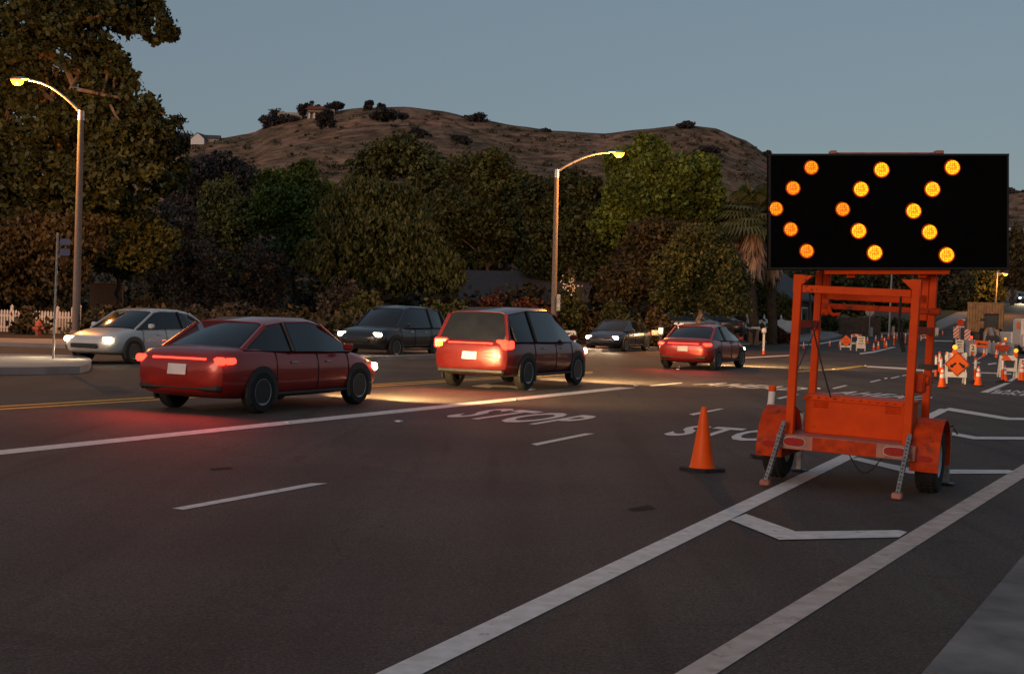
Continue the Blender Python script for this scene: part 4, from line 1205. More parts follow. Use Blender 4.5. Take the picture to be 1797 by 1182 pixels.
# cables
def sag(p, q, s, n=10):
    p, q = Vector(p), Vector(q); return [p.lerp(q, i / n) + Vector((0, 0, -s * math.sin(math.pi * i / n))) for i in range(n + 1)]
obj("cable", MB().tube(sag(loc(1420, 500, 13.4), loc(1424, 560, 13.3), .0) + sag(loc(1424, 562, 13.3), loc(1458, 697, 13.2), .03), .009, 6), M['blackm'], T)
obj("cable", MB().tube(sag(loc(1445, 548, 14.0), loc(1394, 660, 13.2), .0), .005, 5), M['blackm'], T)
obj("power_lead", MB().tube(sag(loc(1581, 520, 12.7), loc(1577, 590, 12.7), .01) + sag(loc(1577, 592, 12.7), loc(1586, 616, 12.7), .01), .012, 6).tube(sag(loc(1581, 560, 12.72), loc(1586, 616, 12.7), .02), .012, 6).tube([loc(1580, 592, 12.7), loc(1586, 617, 12.7)], .02, 8), M['rubber'], T)
ch = MB(); pts = sag((.05, .0, .345), (.36, .0, .345), .16, 16)
for i, p in enumerate(pts[:-1]):
    dd = (pts[i + 1] - p).normalized(); ch.tube([p, p.lerp(pts[i + 1], 1.15)], .009 if i % 2 else .006, 6)
ch.tube([(.05, 0, .345), (.05, 0, .40)], .008, 6).tube([(.36, 0, .345), (.36, 0, .40)], .008, 6)
obj("safety_chain", ch, M['blackm'], T)
# the board itself
BY = 13.28; bw, bh = 421 / F * BY, 203 / F * BY
bc = A(1559.5, 371.3, BY)
BM = Matrix((RT, FWD, UP)).transposed().to_4x4(); BM.translation = bc        # board turned square to the traffic lane it faces
rel = OI @ BM
bd = bpy.data.objects.new("arrow_board", None)
mb = MB().box((0, .05, 0), (bw, .10, bh), None, 0, .012)
bd = obj("arrow_board", mb, M['black'], T); bd.matrix_local = rel
mb = MB()
for (cx_, cz_, sx_, sz_) in ((0, bh / 2 - .012, bw, .02), (0, -bh / 2 + .012, bw, .02), (-bw / 2 + .012, 0, .02, bh - .045), (bw / 2 - .012, 0, .02, bh - .045)): mb.box((cx_, -.004, cz_), (sx_, .012, sz_))
obj("rim", mb, M['signblack'], bd)
mb = MB().box((-.555, .05, bh / 2 + .016), (.06, .1, .035), None, 0, .004).box((.52, .05, bh / 2 + .016), (.08, .1, .035), None, 0, .004).tube([(-.55, .06, bh / 2 + .012), (.55, .06, bh / 2 + .012)], .010, 8)
obj("lifting_bracket", mb, M['bar_worn'], bd)
obj("mounting_frame", MB().box((-.35, .13, -bh / 2 + .15), (.07, .06, .45)).box((.38, .13, -bh / 2 + .15), (.07, .06, .45)).box((0, .14, -.1), (1.5, .05, .08)).box((0, .07, -bh / 2 - .022), (1.25, .08, .042)), om, bd)
LP = [(1424, 294, 0), (1547, 298, 1), (1671, 294, 1), (1392, 330, 0), (1511, 332, 1), (1636, 332, 1), (1362, 366, 0), (1479, 367, 0), (1603, 370, 1), (1388, 402, 0), (1507, 405, 1), (1631, 407, 1), (1416, 440, 0), (1535, 443, 1), (1661, 447, 1)]
k = BY / F
for (x, y, hot) in LP:
    lx, lz = (x - 1559.5) * k, -(y - 371.3) * k
    r = (.070 if hot else .064)
    Rx = Matrix.Translation((lx, 0, lz)) @ Matrix.Rotation(R_(90), 4, 'X')
    lo = obj("arrow_lamp", MB().lathe([(r, .006), (r, .012), (r * .8, .02), (r * .4, .025), (0.0, .027)], 24, Matrix.Rotation(R_(90), 4, 'X')).lathe([(r * 1.0, .008), (r * 1.16, .009), (r * 1.2, .003)], 24, Matrix.Rotation(R_(90), 4, 'X'), 1), [M['led' if hot else 'led2'], M['led_glow_rim']], bd, loc=(lx, 0, lz))
    hmb = MB(); arcn = 12
    ring = []
    for i in range(arcn + 1):
        t = math.pi * i / arcn
        ring.append([Vector((math.cos(t) * q, yy, math.sin(t) * q)) for q, yy in ((r + .004, 0), (r + .004, -.06 + .045 * abs(math.cos(t))), (r + .007, -.06 + .045 * abs(math.cos(t))), (r + .007, 0))])
    hmb.loft(ring)
    obj("visor", hmb, M['black'], lo, smooth=40)

# ------------------------------------------------------------------ traffic cones
def cone_parts(t, H, bands=True, base_m='rubber', bw_=None):
    s = H / .71
    bw2 = (bw_ or .36) * s / 2
    mb = MB()
    q = bw2 * .58
    octo = [(bw2, q), (q, bw2), (-q, bw2), (-bw2, q), (-bw2, -q), (-q, -bw2), (q, -bw2), (bw2, -q)]
    mb.prism(octo, 0, .028 * s); mb.prism([(a * .93, b * .93) for a, b in octo], .028 * s, .036 * s)
    obj("base", mb, M[base_m], t, smooth=25)
    r0, r1 = .135 * s, .03 * s
    zr = lambda z: r0 + (r1 - r0) * (z - .036 * s) / (H - .036 * s)
    prof = [(r0 + .012 * s, .036 * s), (r0, .055 * s)] + [(zr(z), z) for z in (H * .3, H * .6, H * .95)] + [(r1 * .92, H * .99), (r1 * .7, H), (r1 * .65, H - .03)]
    obj("body", MB().lathe(prof, 28), M['cone'], t)
    if bands:
        for za, zb in ((.48, .66), (.74, .88)):
            obj("reflective_collar", MB().lathe([(zr(H * za) + .003, H * za), (zr(H * zb) + .003, H * zb), (zr(H * zb) + .0005, H * zb + .002)], 24), M['refl'], t)
cp = G(1232, 825)
t = thing("traffic_cone", "plain orange cone without white collars, alone on the asphalt left of the trailer", "cone", cp, (0, 0, .5)); cone_parts(t, .69, False, bw_=.44)
first = None
GC = "banded cones around the roadworks"
for (x, yb, yt, lb) in [
    (1653, 680, 643.5, "banded cone in front of the double-arrow sign's left leg"), (1716.5, 677, 642, "banded cone between the double-arrow sign and the striped trestle, beside a post"),
    (1762.7, 671, 640, "banded cone under the striped trestle"), (1793, 668.5, 635, "banded cone at the right picture edge, nearest the trestle"),
    (1625, 671, 631.5, "banded cone half hidden behind the trailer's right tall post"), (1707, 624, 608, "banded cone in front of the small white sign, below the orange arrow panel"),
    (1726.4, 626, 610.5, "banded cone below the right half of the orange arrow panel"), (1748.4, 628, 612.5, "banded cone in front of the pale grey barrier's right part"),
    (1691, 618, 596, "banded cone right beside the keep-left sign"),
    (1410, 612, 601.5, "banded cone just left of the trailer's left tall post, in the street mouth"), (1456, 608, 597.5, "banded cone alone left of the orange diamond sign"), (1473.5, 609.5, 597.8, "banded cone touching the orange diamond sign's left leg"),
    (1522, 603, 590, "banded cone just right of the keep-right sign"), (1533, 615.5, 601, "banded cone nearest in the group right of the keep-right sign, leftmost"), (1541, 613, 598, "banded cone beside the first orange tube post"),
    (1536.6, 600, 587.5, "banded cone directly in front of the beige bollard and stop sign"), (1547.5, 598, 584.5, "banded cone right of the stop sign pole, far row"), (1555, 612, 597, "banded cone between the two nearest orange tube posts"),
    (1559, 596, 582.5, "banded cone in the far row left of the second tube post"), (1569, 594.5, 581, "banded cone in the far row behind the second tube post"), (1574.5, 596, 582.5, "banded cone in the far row right of the second tube post"),
    (1597, 603, 589, "banded cone left of the trailer's right front post"), (1611, 594, 586.5, "small banded cone seen between the trailer's right posts"), (1654, 588, 581.5, "small far banded cone alone on the rising road, left of the striped drums"),
    (1340, 622, 611, "banded cone at the foot of the white letter box post")]:
    g = G(x, yb); Hh = min(.9, max(.4, (yb - yt) / F * g.y))
    if first is None:
        t = thing("traffic_cone", lb, "cone", g, (0, 0, .3), GC); cone_parts(t, .71); first = t; t.scale = (Hh / .71,) * 3
    else:
        c = dup(first, g, (0, 0, random.random() * 3), lb, GC); c.scale = (Hh / .71,) * 3

# ------------------------------------------------------------------ tubular posts
def tube_post(label, x, yb, yt, lean=0.0, white=(.55, .95), amber=False, group="orange tube posts around the roadworks", bent=0):
    g = G(x, yb); Hh = (yb - yt) / F * g.y
    t = thing("delineator_post", label, "post", g, (0, lean, 0), group)
    obj("base", MB().lathe([(.19, 0), (.19, .03), (.08, .06), (.06, .09)], 8), M['rubber'], t)
    obj("tube", MB().lathe([(.038, .06), (.038, Hh * .9), (.044, Hh * .91), (.044, Hh * .985), (.03, Hh)], 14), M['signorange' if amber else 'cone'], t)
    if white: obj("reflective_sleeve", MB().lathe([(.041, Hh * white[0]), (.041, Hh * white[1])], 14), M['refl'], t)
dp = G(1343, 803)
t = thing("delineator_post", "orange tube post with a long white sleeve, close behind the trailer's left mudguard", "post", dp, (0, R_(4.0), 0))
H_ = .87
obj("base", MB().prism([(.17, .08), (.08, .17), (-.08, .17), (-.17, .08), (-.17, -.08), (-.08, -.17), (.08, -.17), (.17, -.08)], 0, .03).lathe([(.11, .03), (.06, .07)], 14), M['rubber'], t)
obj("tube", MB().lathe([(.038, .05), (.038, H_ * .9), (.045, H_ * .93), (.048, H_ * .99), (.04, H_), (0, H_)], 18), M['cone'], t)
obj("reflective_sleeve", MB().lathe([(.042, H_ * .62), (.042, H_ * .93)], 18), M['refl'], t)
for a in [("tube post with white top, leftmost of three beside the double-arrow sign", 1641.8, 665.6, 622.7), ("tube post with white top, farthest of three beside the double-arrow sign", 1648, 657, 616.5), ("tube post with white top, rightmost of three beside the double-arrow sign", 1650.5, 667, 625.8),
          ("tube post with white top, between the double-arrow sign and the trestle", 1711, 672, 627), ("tube post with white top, at the striped trestle's left leg", 1758.5, 671, 628)]:
    tube_post(*a)
for a in [("orange tube post left of three in the far cone group", 1551.6, 612, 591.5), ("orange tube post, middle of three in the far cone group", 1568.6, 608.5, 587.5), ("orange tube post, rightmost of three in the far cone group", 1588.7, 604.5, 584)]:
    tube_post(*a, white=(.75, .9), amber=True)

# ------------------------------------------------------------------ roadwork signs
def frame_sign(name, label, x, yb, group=None, yaw=-0.16, cat="sign"):
    g = G(x, yb); t = thing(name, label, cat, g, (0, 0, yaw), group); return t, g, g.y / F
def legs(t, w_, h_, d=.35):
    for s in (-1, 1):
        obj("leg", MB().bar((s * w_ / 2, 0, h_), (s * w_ / 2, -.02, 0), .04, .04), M['white'], t)
        obj("leg", MB().bar((s * w_ / 2, .06, h_), (s * w_ / 2, d, 0), .04, .04), M['white'], t)
def arrow_poly(L, sh, hd, hl):
    return [(-L / 2, -sh / 2), (L / 2 - hl, -sh / 2), (L / 2 - hl, -hd / 2), (L / 2, 0), (L / 2 - hl, hd / 2), (L / 2 - hl, sh / 2), (-L / 2, sh / 2)]
FR = Matrix.Rotation(R_(90), 4, 'X')          # polygon x,y -> local x,z facing -y
def face(poly, y, th, c=(0, 0), ang=0.0, mb=None):
    mb = mb or MB()
    return mb.prism(poly, 0, th, Matrix.Translation((c[0], y, c[1])) @ FR @ Matrix.Rotation(ang, 4, 'Z'))
def rrect(w_, h_, r=.02):
    return [(w_ / 2 - r, -h_ / 2), (w_ / 2, -h_ / 2 + r), (w_ / 2, h_ / 2 - r), (w_ / 2 - r, h_ / 2), (-w_ / 2 + r, h_ / 2), (-w_ / 2, h_ / 2 - r), (-w_ / 2, -h_ / 2 + r), (-w_ / 2 + r, -h_ / 2)]
def diamond(r): return [(0, -r), (r, 0), (0, r), (-r, 0)]
def beacon(t, x, z, y=-.02):
    b = obj("beacon", MB().box((x, y, z - .14), (.13, .08, .12), None, 0, .02), M['amber'] if False else M['signorange'], t)
    obj("beacon_lens", MB().lathe([(.0, -.04), (.06, -.036), (.068, 0), (.06, .036), (0, .04)], 18, Matrix.Translation((x, y, z)) @ Matrix.Rotation(R_(90), 4, 'X')), M['amber'], b)
# double-arrow diamond on a striped trestle
t, g, k = frame_sign("arrow_sign", "orange diamond sign with two black arrows pointing down and outwards, on a white trestle", 1677, 673)
legs(t, 31 * k, 55 * k)
for s, m_ in ((0, 'st_l'),): obj("striped_board", MB().box((0, .05, 47.5 * k), (38 * k, .03, 13 * k)), M[m_], t)
obj("lower_board", MB().box((0, -.03, 16 * k), (36 * k, .03, 9 * k)), M['white'], t)
pl = obj("panel", face(diamond(21.5 * k), -.05, .02, (1 * k, 34.5 * k)), M['signorange'], t, smooth=0)
mb = MB(); R1 = 20.3 * k
for i in range(4):
    p_, q_ = [(diamond(R1)[j]) for j in (i, (i + 1) % 4)]; mb.bar((p_[0] + k, -.072, p_[1] + 34.5 * k), (q_[0] + k, -.072, q_[1] + 34.5 * k), .008, .012)
face(arrow_poly(13 * k, 3.4 * k, 8 * k, 5 * k), -.072, .006, (-6.5 * k, 32.5 * k), R_(-140), mb); face(arrow_poly(13 * k, 3.4 * k, 8 * k, 5 * k), -.072, .006, (9 * k, 32.5 * k), R_(-40), mb)
obj("arrow", mb, M['signblack'], t, smooth=0)
beacon(t, -3.5 * k, 64 * k)
# striped trestle on the right
t, g, k = frame_sign("striped_trestle", "white trestle with an orange and white striped board and amber lamp, at the right", 1768.5, 662, cat="barricade")
legs(t, 27 * k, 38 * k); obj("striped_board", MB().box((0, -.03, 34.5 * k), (29 * k, .03, 9 * k)), M['st_r'], t); obj("lower_board", MB().box((0, -.03, 14 * k), (28 * k, .03, 6 * k)), M['white'], t)
beacon(t, 12 * k, 47.5 * k)
# keep-left / keep-right
def keep(label, x, yb, y0, y1, wpx, word, right, group=None):
    t, g, k = frame_sign("keep_sign", label, x, yb)
    zc = (yb - (y0 + y1) / 2) * k; hh = (y1 - y0) * k; ww = wpx * k
    legs(t, ww * 1.05, zc); obj("lower_board", MB().box((0, -.02, zc - hh / 2 - 2.5 * k), (ww * 1.2, .03, 5 * k)), M['white'], t)
    p_ = obj("panel", face(rrect(ww, hh, .03), -.05, .02, (0, zc)), M['signwhite'], t, smooth=0)
    mb = MB(); lettering(mb, "KEEP", ww * .72, hh * .17, Matrix.Translation((0, -.074, zc + hh * .28))); lettering(mb, word, ww * .72, hh * .17, Matrix.Translation((0, -.074, zc - hh * .28)))
    face(arrow_poly(ww * .62, hh * .07, hh * .18, ww * .2), -.071, .006, (0, zc), 0 if right else math.pi, mb)
    obj("lettering", mb, M['signblack'], t, smooth=0)
keep("white sign reading KEEP RIGHT with a black arrow, beside the orange diamond sign", 1510.5, 615.5, 590, 606, 13.5, "RIGHT", True)
keep("white sign reading KEEP LEFT with a black arrow, behind the double-arrow sign", 1683, 619, 596, 613, 13, "LEFT", False)
# orange diamond with two lines
t, g, k = frame_sign("roadwork_sign", "plain-looking orange diamond sign on a white trestle, left of the keep-right sign", 1484, 614)
legs(t, 17 * k, 16 * k); obj("lower_board", MB().box((0, -.02, 6.5 * k), (17 * k, .03, 3.5 * k)), M['white'], t); obj("panel", face(diamond(10.3 * k), -.05, .02, (0, 16.2 * k)), M['signorange'], t, smooth=0)
mb = MB(); [mb.box((q * k, -.075, z_ * k), (w_ * k, .008, 1.5 * k)) for q, w_, z_ in ((-2.2, 1.6, 18.6), (0, 1.8, 18.6), (2.2, 1.6, 18.6), (-3.8, 1.6, 13.8), (-1.4, 2.0, 13.8), (1.3, 2.2, 13.8), (3.8, 1.6, 13.8))]; obj("faded_marks", mb, mat("faded_black", (.35, .04, .004), .6), t, smooth=0)
t, g, k = frame_sign("striped_trestle", "small striped trestle behind the keep-right sign", 1502, 609, cat="barricade"); legs(t, 16 * k, 20 * k); obj("striped_board", MB().box((0, -.03, 20.5 * k), (18 * k, .03, 5 * k)), M['st_r'], t); obj("lower_board", MB().box((-4 * k, -.03, 7 * k), (9 * k, .03, 3.5 * k)), M['white'], t)
# orange arrow panel and little white panel on the pale barriers
t, g, k = frame_sign("direction_sign", "orange rectangular panel with a black left arrow above two cones", 1722, 622); 
legs(t, 18 * k, 22 * k); obj("panel", face(rrect(22 * k, 11.5 * k), -.05, .02, (0, 18.8 * k), R_(-2)), M['signorange'], t, smooth=0); obj("arrow", face(arrow_poly(17 * k, 2 * k, 6 * k, 5 * k), -.072, .006, (-.3 * k, 18.4 * k), math.pi - R_(4)), M['signblack'], t, smooth=0)
t, g, k = frame_sign("number_sign", "small white panel with a black curved numeral, left of the orange arrow panel", 1706.5, 624.5); legs(t, 8 * k, 18 * k); obj("panel", face(rrect(10.5 * k, 12 * k), -.05, .02, (0, 14.5 * k)), M['signwhite'], t, smooth=0)
obj("header_board", MB().box((0, -.04, 22 * k), (11 * k, .03, 2.2 * k)), M['signorange'], t)
mb = MB(); lettering(mb, "2", 5.5 * k, 7.5 * k, Matrix.Translation((0, -.074, 14.5 * k))); obj("lettering", mb, M['signblack'], t, smooth=0)
# plastic barriers
def barrier(label, x0, x1, yb, yt):
    g = G((x0 + x1) / 2, yb); k = g.y / F; wd = (x1 - x0) * k; h = (yb - yt) * k
    t = thing("plastic_barrier", label, "barrier", g, (0, 0, -.03), "pale grey plastic barriers in front of the digger")
    mb = MB(); n = max(1, int(wd / 1.0))
    prof = [(-.25, 0), (-.25, h * .2), (-.13, h * .45), (-.10, h), (.10, h), (.13, h * .45), (.25, h * .2), (.25, 0)]
    mb.loft([[Vector((x, a, b)) for a, b in prof] for x in (-wd / 2, wd / 2)]); obj("body", mb, M['grey'], t, smooth=0)
    for s in (-1, 1): obj("lifting_lug", MB().box((s * wd * .42, 0, h + .05), (.08, .08, .1), None, 0, .02), M['white'], t)
barrier("short pale grey barrier left of the small white numeral panel", 1692, 1706, 619, 596); barrier("pale grey barrier behind the orange arrow panel", 1707, 1738, 618.5, 599.5); barrier("pale grey barrier at the right, behind the amber lamp", 1740, 1778, 621.5, 601.5)
# striped drums
for x, yb, yt, lb, lm_ in ((1677.5, 603, 574, "left one of two tall orange and white striped panels in front of the digger", -6), (1697, 606, 577.6, "right one of two tall orange and white striped panels in front of the digger", 7)):
    t, g, k = frame_sign("hazard_marker", lb, x, yb, "tall striped panels", cat="barricade")
    obj("panel", MB().box((0, 0, (yb - yt) * k - 9.3 * k), (10 * k, .04, 18.5 * k), None, 0, .01), M['st_f'], t); obj("leg", MB().bar((0, .03, 0), (0, .03, 14 * k), .06, .06), M['white'], t); obj("base", MB().box((0, .03, .03), (.5, .5, .06), None, 0, .02), M['rubber'], t)
    beacon(t, 5 * k, 6 * k if lm_ < 0 else 9 * k, -.05)
t, g, k = frame_sign("stop_paddle_sign", "small orange-red octagonal panel on a white stand above the striped panels", 1684, 603); octg = [(6.4 * k * math.cos(R_(22.5 + 45 * i)), 6.4 * k * math.sin(R_(22.5 + 45 * i))) for i in range(8)]
obj("panel", face(octg, -.03, .02, (0, 37 * k)), mat("red_orange_sheeting", (.62, .05, .01), .5), t, smooth=0); obj("stand", MB().bar((0, 0, 0), (0, 0, 32 * k), .05, .05).box((0, 0, 30 * k), (14 * k, .04, 2.6 * k)).box((3 * k, .03, 42 * k), (11 * k, .03, 2.5 * k)), M['white'], t)
t, g, k = frame_sign("roadwork_sign", "orange-red diamond sign on its side behind the cone, at the pale barrier's right", 1758.5, 622); legs(t, 14 * k, 15 * k)
obj("panel", face([(-12 * k, -4 * k), (8 * k, -5 * k), (13 * k, 1.5 * k), (8 * k, 6.5 * k), (-12 * k, 5 * k)], -.05, .02, (0, 11 * k)), mat("dull_orange_sheeting", (.5, .055, .01), .5), t, smooth=0); obj("striped_board", MB().box((-2 * k, -.02, 19 * k), (13 * k, .03, 5 * k)), M['st_l'], t); beacon(t, 4.5 * k, 28 * k)
t, g, k = frame_sign("striped_trestle", "far orange and white trestle seen between the trailer's right posts", 1623.5, 598, cat="barricade"); legs(t, 14 * k, 20 * k)
for z in (19, 12, 6): obj("striped_board", MB().box((0, -.03, z * k), (15 * k, .03, 4 * k)), M['st_r'], t)
t, g, k = frame_sign("white_sign", "small blank white sign on the rising road, right of the trailer's tall post", 1643.5, 590); legs(t, 3 * k, 10 * k); obj("panel", face(rrect(5.5 * k, 12 * k), -.05, .02, (0, 9 * k)), M['signwhite'], t, smooth=0)
t, g, k = frame_sign("edge_sign", "white boxy sign with two rows of dark marks cut by the right picture edge", 1795, 664); legs(t, 10 * k, 34 * k); obj("panel", face(rrect(13 * k, 14 * k), -.05, .02, (1 * k, 28 * k)), M['signwhite'], t, smooth=0)
mb = MB(); [mb.box(((1 + q) * k, -.074, z_ * k), (w_ * k, .008, 2.6 * k)) for q, w_, z_ in ((-3, 2, 31), (0, 2.2, 31), (3, 1.8, 31), (-2, 2.4, 25.5), (1.6, 2.6, 25.5))]; obj("lettering", mb, M['signblack'], t, smooth=0)

# ------------------------------------------------------------------ street furniture
def street_lamp(label, xb, Y, y_top, x_head, y_head, wpx, energy, box=None):
    base = gp(xb, Y); t = thing("street_lamp", label, "street lamp", base, group="sodium street lamps")
    topx = xb + (9 if xb < 500 else 5)
    top = A(topx, y_top, Y) - base; r = wpx / 2 / F * Y
    obj("pole", MB().tube([(0, 0, 0), (top * .5), top], [r * 1.15, r, r * .82], 14).lathe([(r * 1.9, 0), (r * 1.9, .35), (r * 1.3, .45)], 14), M['pole'], t)
    obj("cap", MB().tube([top - Vector((0, 0, .25)), top + Vector((0, 0, .12))], [r * .95, r * .9], 14), M['alu'], t)
    hd = A(x_head, y_head, Y - .3) - base
    d = hd - top; pts = []
    for i in range(13):
        s = i / 12; pts.append(top + Vector((d.x * s, d.y * s, d.z * math.sin(s * math.pi / 2) ** 0.9)))
    arm = obj("arm", MB().tube(pts, [.055 - .015 * i / 12 for i in range(13)], 10), M['alu'], t)
    dirx = math.copysign(1, d.x)
    hb = MB(); prof = []
    for i in range(9):
        s = i / 8; wv = .17 * math.sin(math.pi * min(1, .15 + s * .85)) ** .6; hv = .11 * math.sin(math.pi * min(1, .12 + s * .8)) ** .7
        prof.append([Vector((hd.x + dirx * (s * .75 - .05), hd.y + math.cos(a_) * wv, hd.z + .02 + (math.sin(a_) * hv if math.sin(a_) > 0 else math.sin(a_) * .02))) for a_ in [2 * math.pi * j / 12 for j in range(12)]])
    head = obj("lamp_head", hb.loft(prof), M['alu'], t, smooth=60)
    lens = obj("lens", MB().lathe([(0, -.22), (.10, -.20), (.19, -.13), (.24, -.03), (.2, 0)], 20, Matrix.Translation((hd.x + dirx * .42, hd.y, hd.z))), M['lampcore'], head, smooth=60)
    lamp('POINT', "lamp_glow", t, (hd.x + dirx * .42, hd.y - .2, hd.z - .9), energy, (1.0, .36, .06), .12)
    if box:
        z = A(xb, box, Y).z - base.z; bx = obj("meter_box", MB().box((r + .06, -.1, z), (.18, .2, .75), None, 0, .02), M['alu'], t)
    return t
street_lamp("street lamp at the left with its lit head over the tall dark tree", 133.5, 50, 200, 50, 141, 12, 3000)
street_lamp("street lamp in the picture's centre, its lit head against the hill", 972, 60, 302, 1070, 268, 9, 3200, 531)
street_lamp("distant street lamp at the arrow board's lower right corner", 1745, 145, 478, 1758, 480, 3.2, 1200)
street_lamp("distant street lamp just left of the arrow board's lower corner", 1312, 130, 492, 1344, 465, 3.0, 800)
def garden(x, y, Y, label):
    p = gp(x, Y); z = A(x, y, Y).z - p.z
    t = thing("garden_lantern", label, "lantern", p, group="garden lanterns along the verge")
    obj("post", MB().box((0, 0, (z - .2) / 2), (.09, .09, z - .2)).box((0, 0, z - .17), (.26, .26, .04)), M['blackm'], t)
    obj("glass", MB().box((0, 0, z), (.17, .17, .24), None, 0, .02), M['garden'], t); obj("roof", MB().lathe([(.22, z + .16), (.0, z + .33)], 4), M['blackm'], t)
    obj("frame", MB().box((.1, .1, z), (.02, .02, .3)).box((-.1, .1, z), (.02, .02, .3)).box((.1, -.1, z), (.02, .02, .3)).box((-.1, -.1, z), (.02, .02, .3)), M['blackm'], t)
    lamp('POINT', "lantern_glow", t, (0, -.35, z + .05), 45, (1.0, .55, .2), .1)
garden(290, 562, 57.4, "lit lantern at the left, above the white rail fence"); garden(675, 573, 57.6, "lit lantern between two rail fence sections, mid picture"); garden(841, 575, 58.4, "lit lantern left of the centre lamp post"); garden(1160, 580, 62, "lit lantern on a white letter box, left of the magnolia trunk")
t = thing("ground_spotlight", "small lit ground lamp shining up a shrub, left of the first lantern", "lamp", gp(245, 61)); obj("housing", MB().lathe([(.06, 0), (.09, .15), (.1, .2)], 12), M['blackm'], t); obj("glass", MB().lathe([(.085, .19), (.07, .215), (0, .22)], 12), M['garden'], t); lamp('SPOT', "uplight", t, (0, -.2, .25), 220, (1, .55, .2), .05, aim=(0.05, .3, 1), size=R_(90))
# white letter box on a post
p = gp(1157, 62.5); t = thing("letter_box", "white letter box under the right-hand lantern", "letter box", p); z = A(1157, 584, 62.5).z; obj("box", MB().box((-.1, 0, z), (.55, .3, .26), None, 0, .04), M['white'], t); obj("post", MB().box((0, 0, z / 2 - .07), (.1, .1, z - .14)), M['wood'], t)
p = G(1339.5, 621); k = p.y / F; t = thing("letter_box", "white letter box on a thin post at the street mouth, beside the trailer's left post", "letter box", p); obj("box", MB().box((0, 0, 41 * k), (7 * k, .35, 9 * k), None, 0, .05), M['white'], t); obj("post", MB().box((0, 0, 18 * k), (.09, .09, 36 * k)), M['white'], t)
# hydrant
p = gp(68, 52); p.z = 0; t = thing("fire_hydrant", "faded red fire hydrant in front of the picket fence", "hydrant", p)
obj("barrel", MB().lathe([(.17, 0), (.17, .05), (.11, .06), (.11, .5), (.15, .52), (.15, .56), (.12, .58), (.10, .68), (.04, .74), (.03, .8), (0, .8)], 18), M['hydrant'], t)
for rr in (Matrix.Rotation(R_(90), 4, 'Y'), Matrix.Rotation(R_(-90), 4, 'Y'), Matrix.Rotation(R_(90), 4, 'X')): obj("outlet", MB().lathe([(.06, .09), (.06, .17), (.075, .17), (.075, .21), (0, .22)], 12, Matrix.Translation((0, 0, .42)) @ rr), M['hydrant'], t)
# blue guide signs on a thin pole at the island nose
p = G(93, 640); k = p.y / F; t = thing("guide_sign", "thin grey pole with two small blue sign panels on the traffic island", "sign", p)
obj("pole", MB().tube([(0, 0, 0), (.04, 0, 232 * k)], .028, 8), M['steel'], t)
for z, w_, h_ in ((216, 18, 11), (198, 18, 12)): obj("panel", face(rrect(w_ * k, h_ * k, .02), -.03, .012, (24 * k - .1, z * k)), M['signblue'], t, smooth=0); 
# stop sign (seen from behind), bollards, utility poles
p = gp(1526, 101); t = thing("stop_sign", "back of an octagonal stop sign on a pole at the junction", "sign", p); k = 101 / F; zc = A(1526.4, 546, 101).z - p.z
obj("post", MB().box((0, 0, zc / 2 + .2), (.07, .05, zc + .4)), M['steel'], t); obj("panel", face([(8.5 * k * math.cos(R_(22.5 + 45 * i)), 8.5 * k * math.sin(R_(22.5 + 45 * i))) for i in range(8)], .04, .01, (0, zc)), M['signback'], t, smooth=0)
for x, yb, yt, wp, mt_, lb, Yd in ((1530, 586, 572.5, 4.5, 'grey', "greenish-grey bollard right of the stop sign pole", 100), (1568, 583, 570, 4.5, 'wall', "beige utility box right of the stop sign", 103), (1256, 603, 588, 6.5, 'wall', "pale utility box left of the brick pillars", 73), (1246, 604, 592, 5, 'grey', "grey utility box beside the pale one", 72)):
    p = gp(x, Yd); k = Yd / F; t = thing("utility_box", lb, "utility box", p); h = (yb - yt) * k + .1; obj("body", MB().box((0, 0, h / 2), (wp * k, wp * k, h), None, 0, .03), M[mt_], t); obj("lid", MB().box((0, 0, h + .02), (wp * k * 1.08, wp * k * 1.08, .05), None, 0, .015), M[mt_], t)
def upole(x, Y, yt, label, r=.13, arm=False):
    p = gp(x, Y); H = A(x, yt, Y).z - p.z; t = thing("utility_pole", label, "utility pole", p, (0, R_(.6), 0)); obj("shaft", MB().tube([(0, 0, 0), (0, 0, H)], [r, r * .7], 10), M['palebark' if arm else 'steel'], t)
    if arm: obj("crossarm", MB().box((0, 0, H - .5), (1.8, .1, .12)), M['bark'], t); obj("transformer", MB().lathe([(.0, 0), (.25, .02), (.25, .7), (0, .75)], 12, Matrix.Translation((.35, 0, H - 2))), M['steel'], t)
    else: obj("bracket", MB().box((.12, 0, H * .38), (.14, .14, .4), None, 0, .02), M['alu'], t)
upole(1432, 100, 470, "grey metal pole behind the trailer's left tall post"); upole(1561, 104, 470, "thin grey pole right of the stop sign", .1); upole(1703, 170, 480, "thin pale pole left of the distant street lamp", .1); upole(1779, 185, 470, "wooden pole at the right edge near the distant street lamp", .14, True); upole(1619, 112, 556, "short sign pole at the verge", .06)

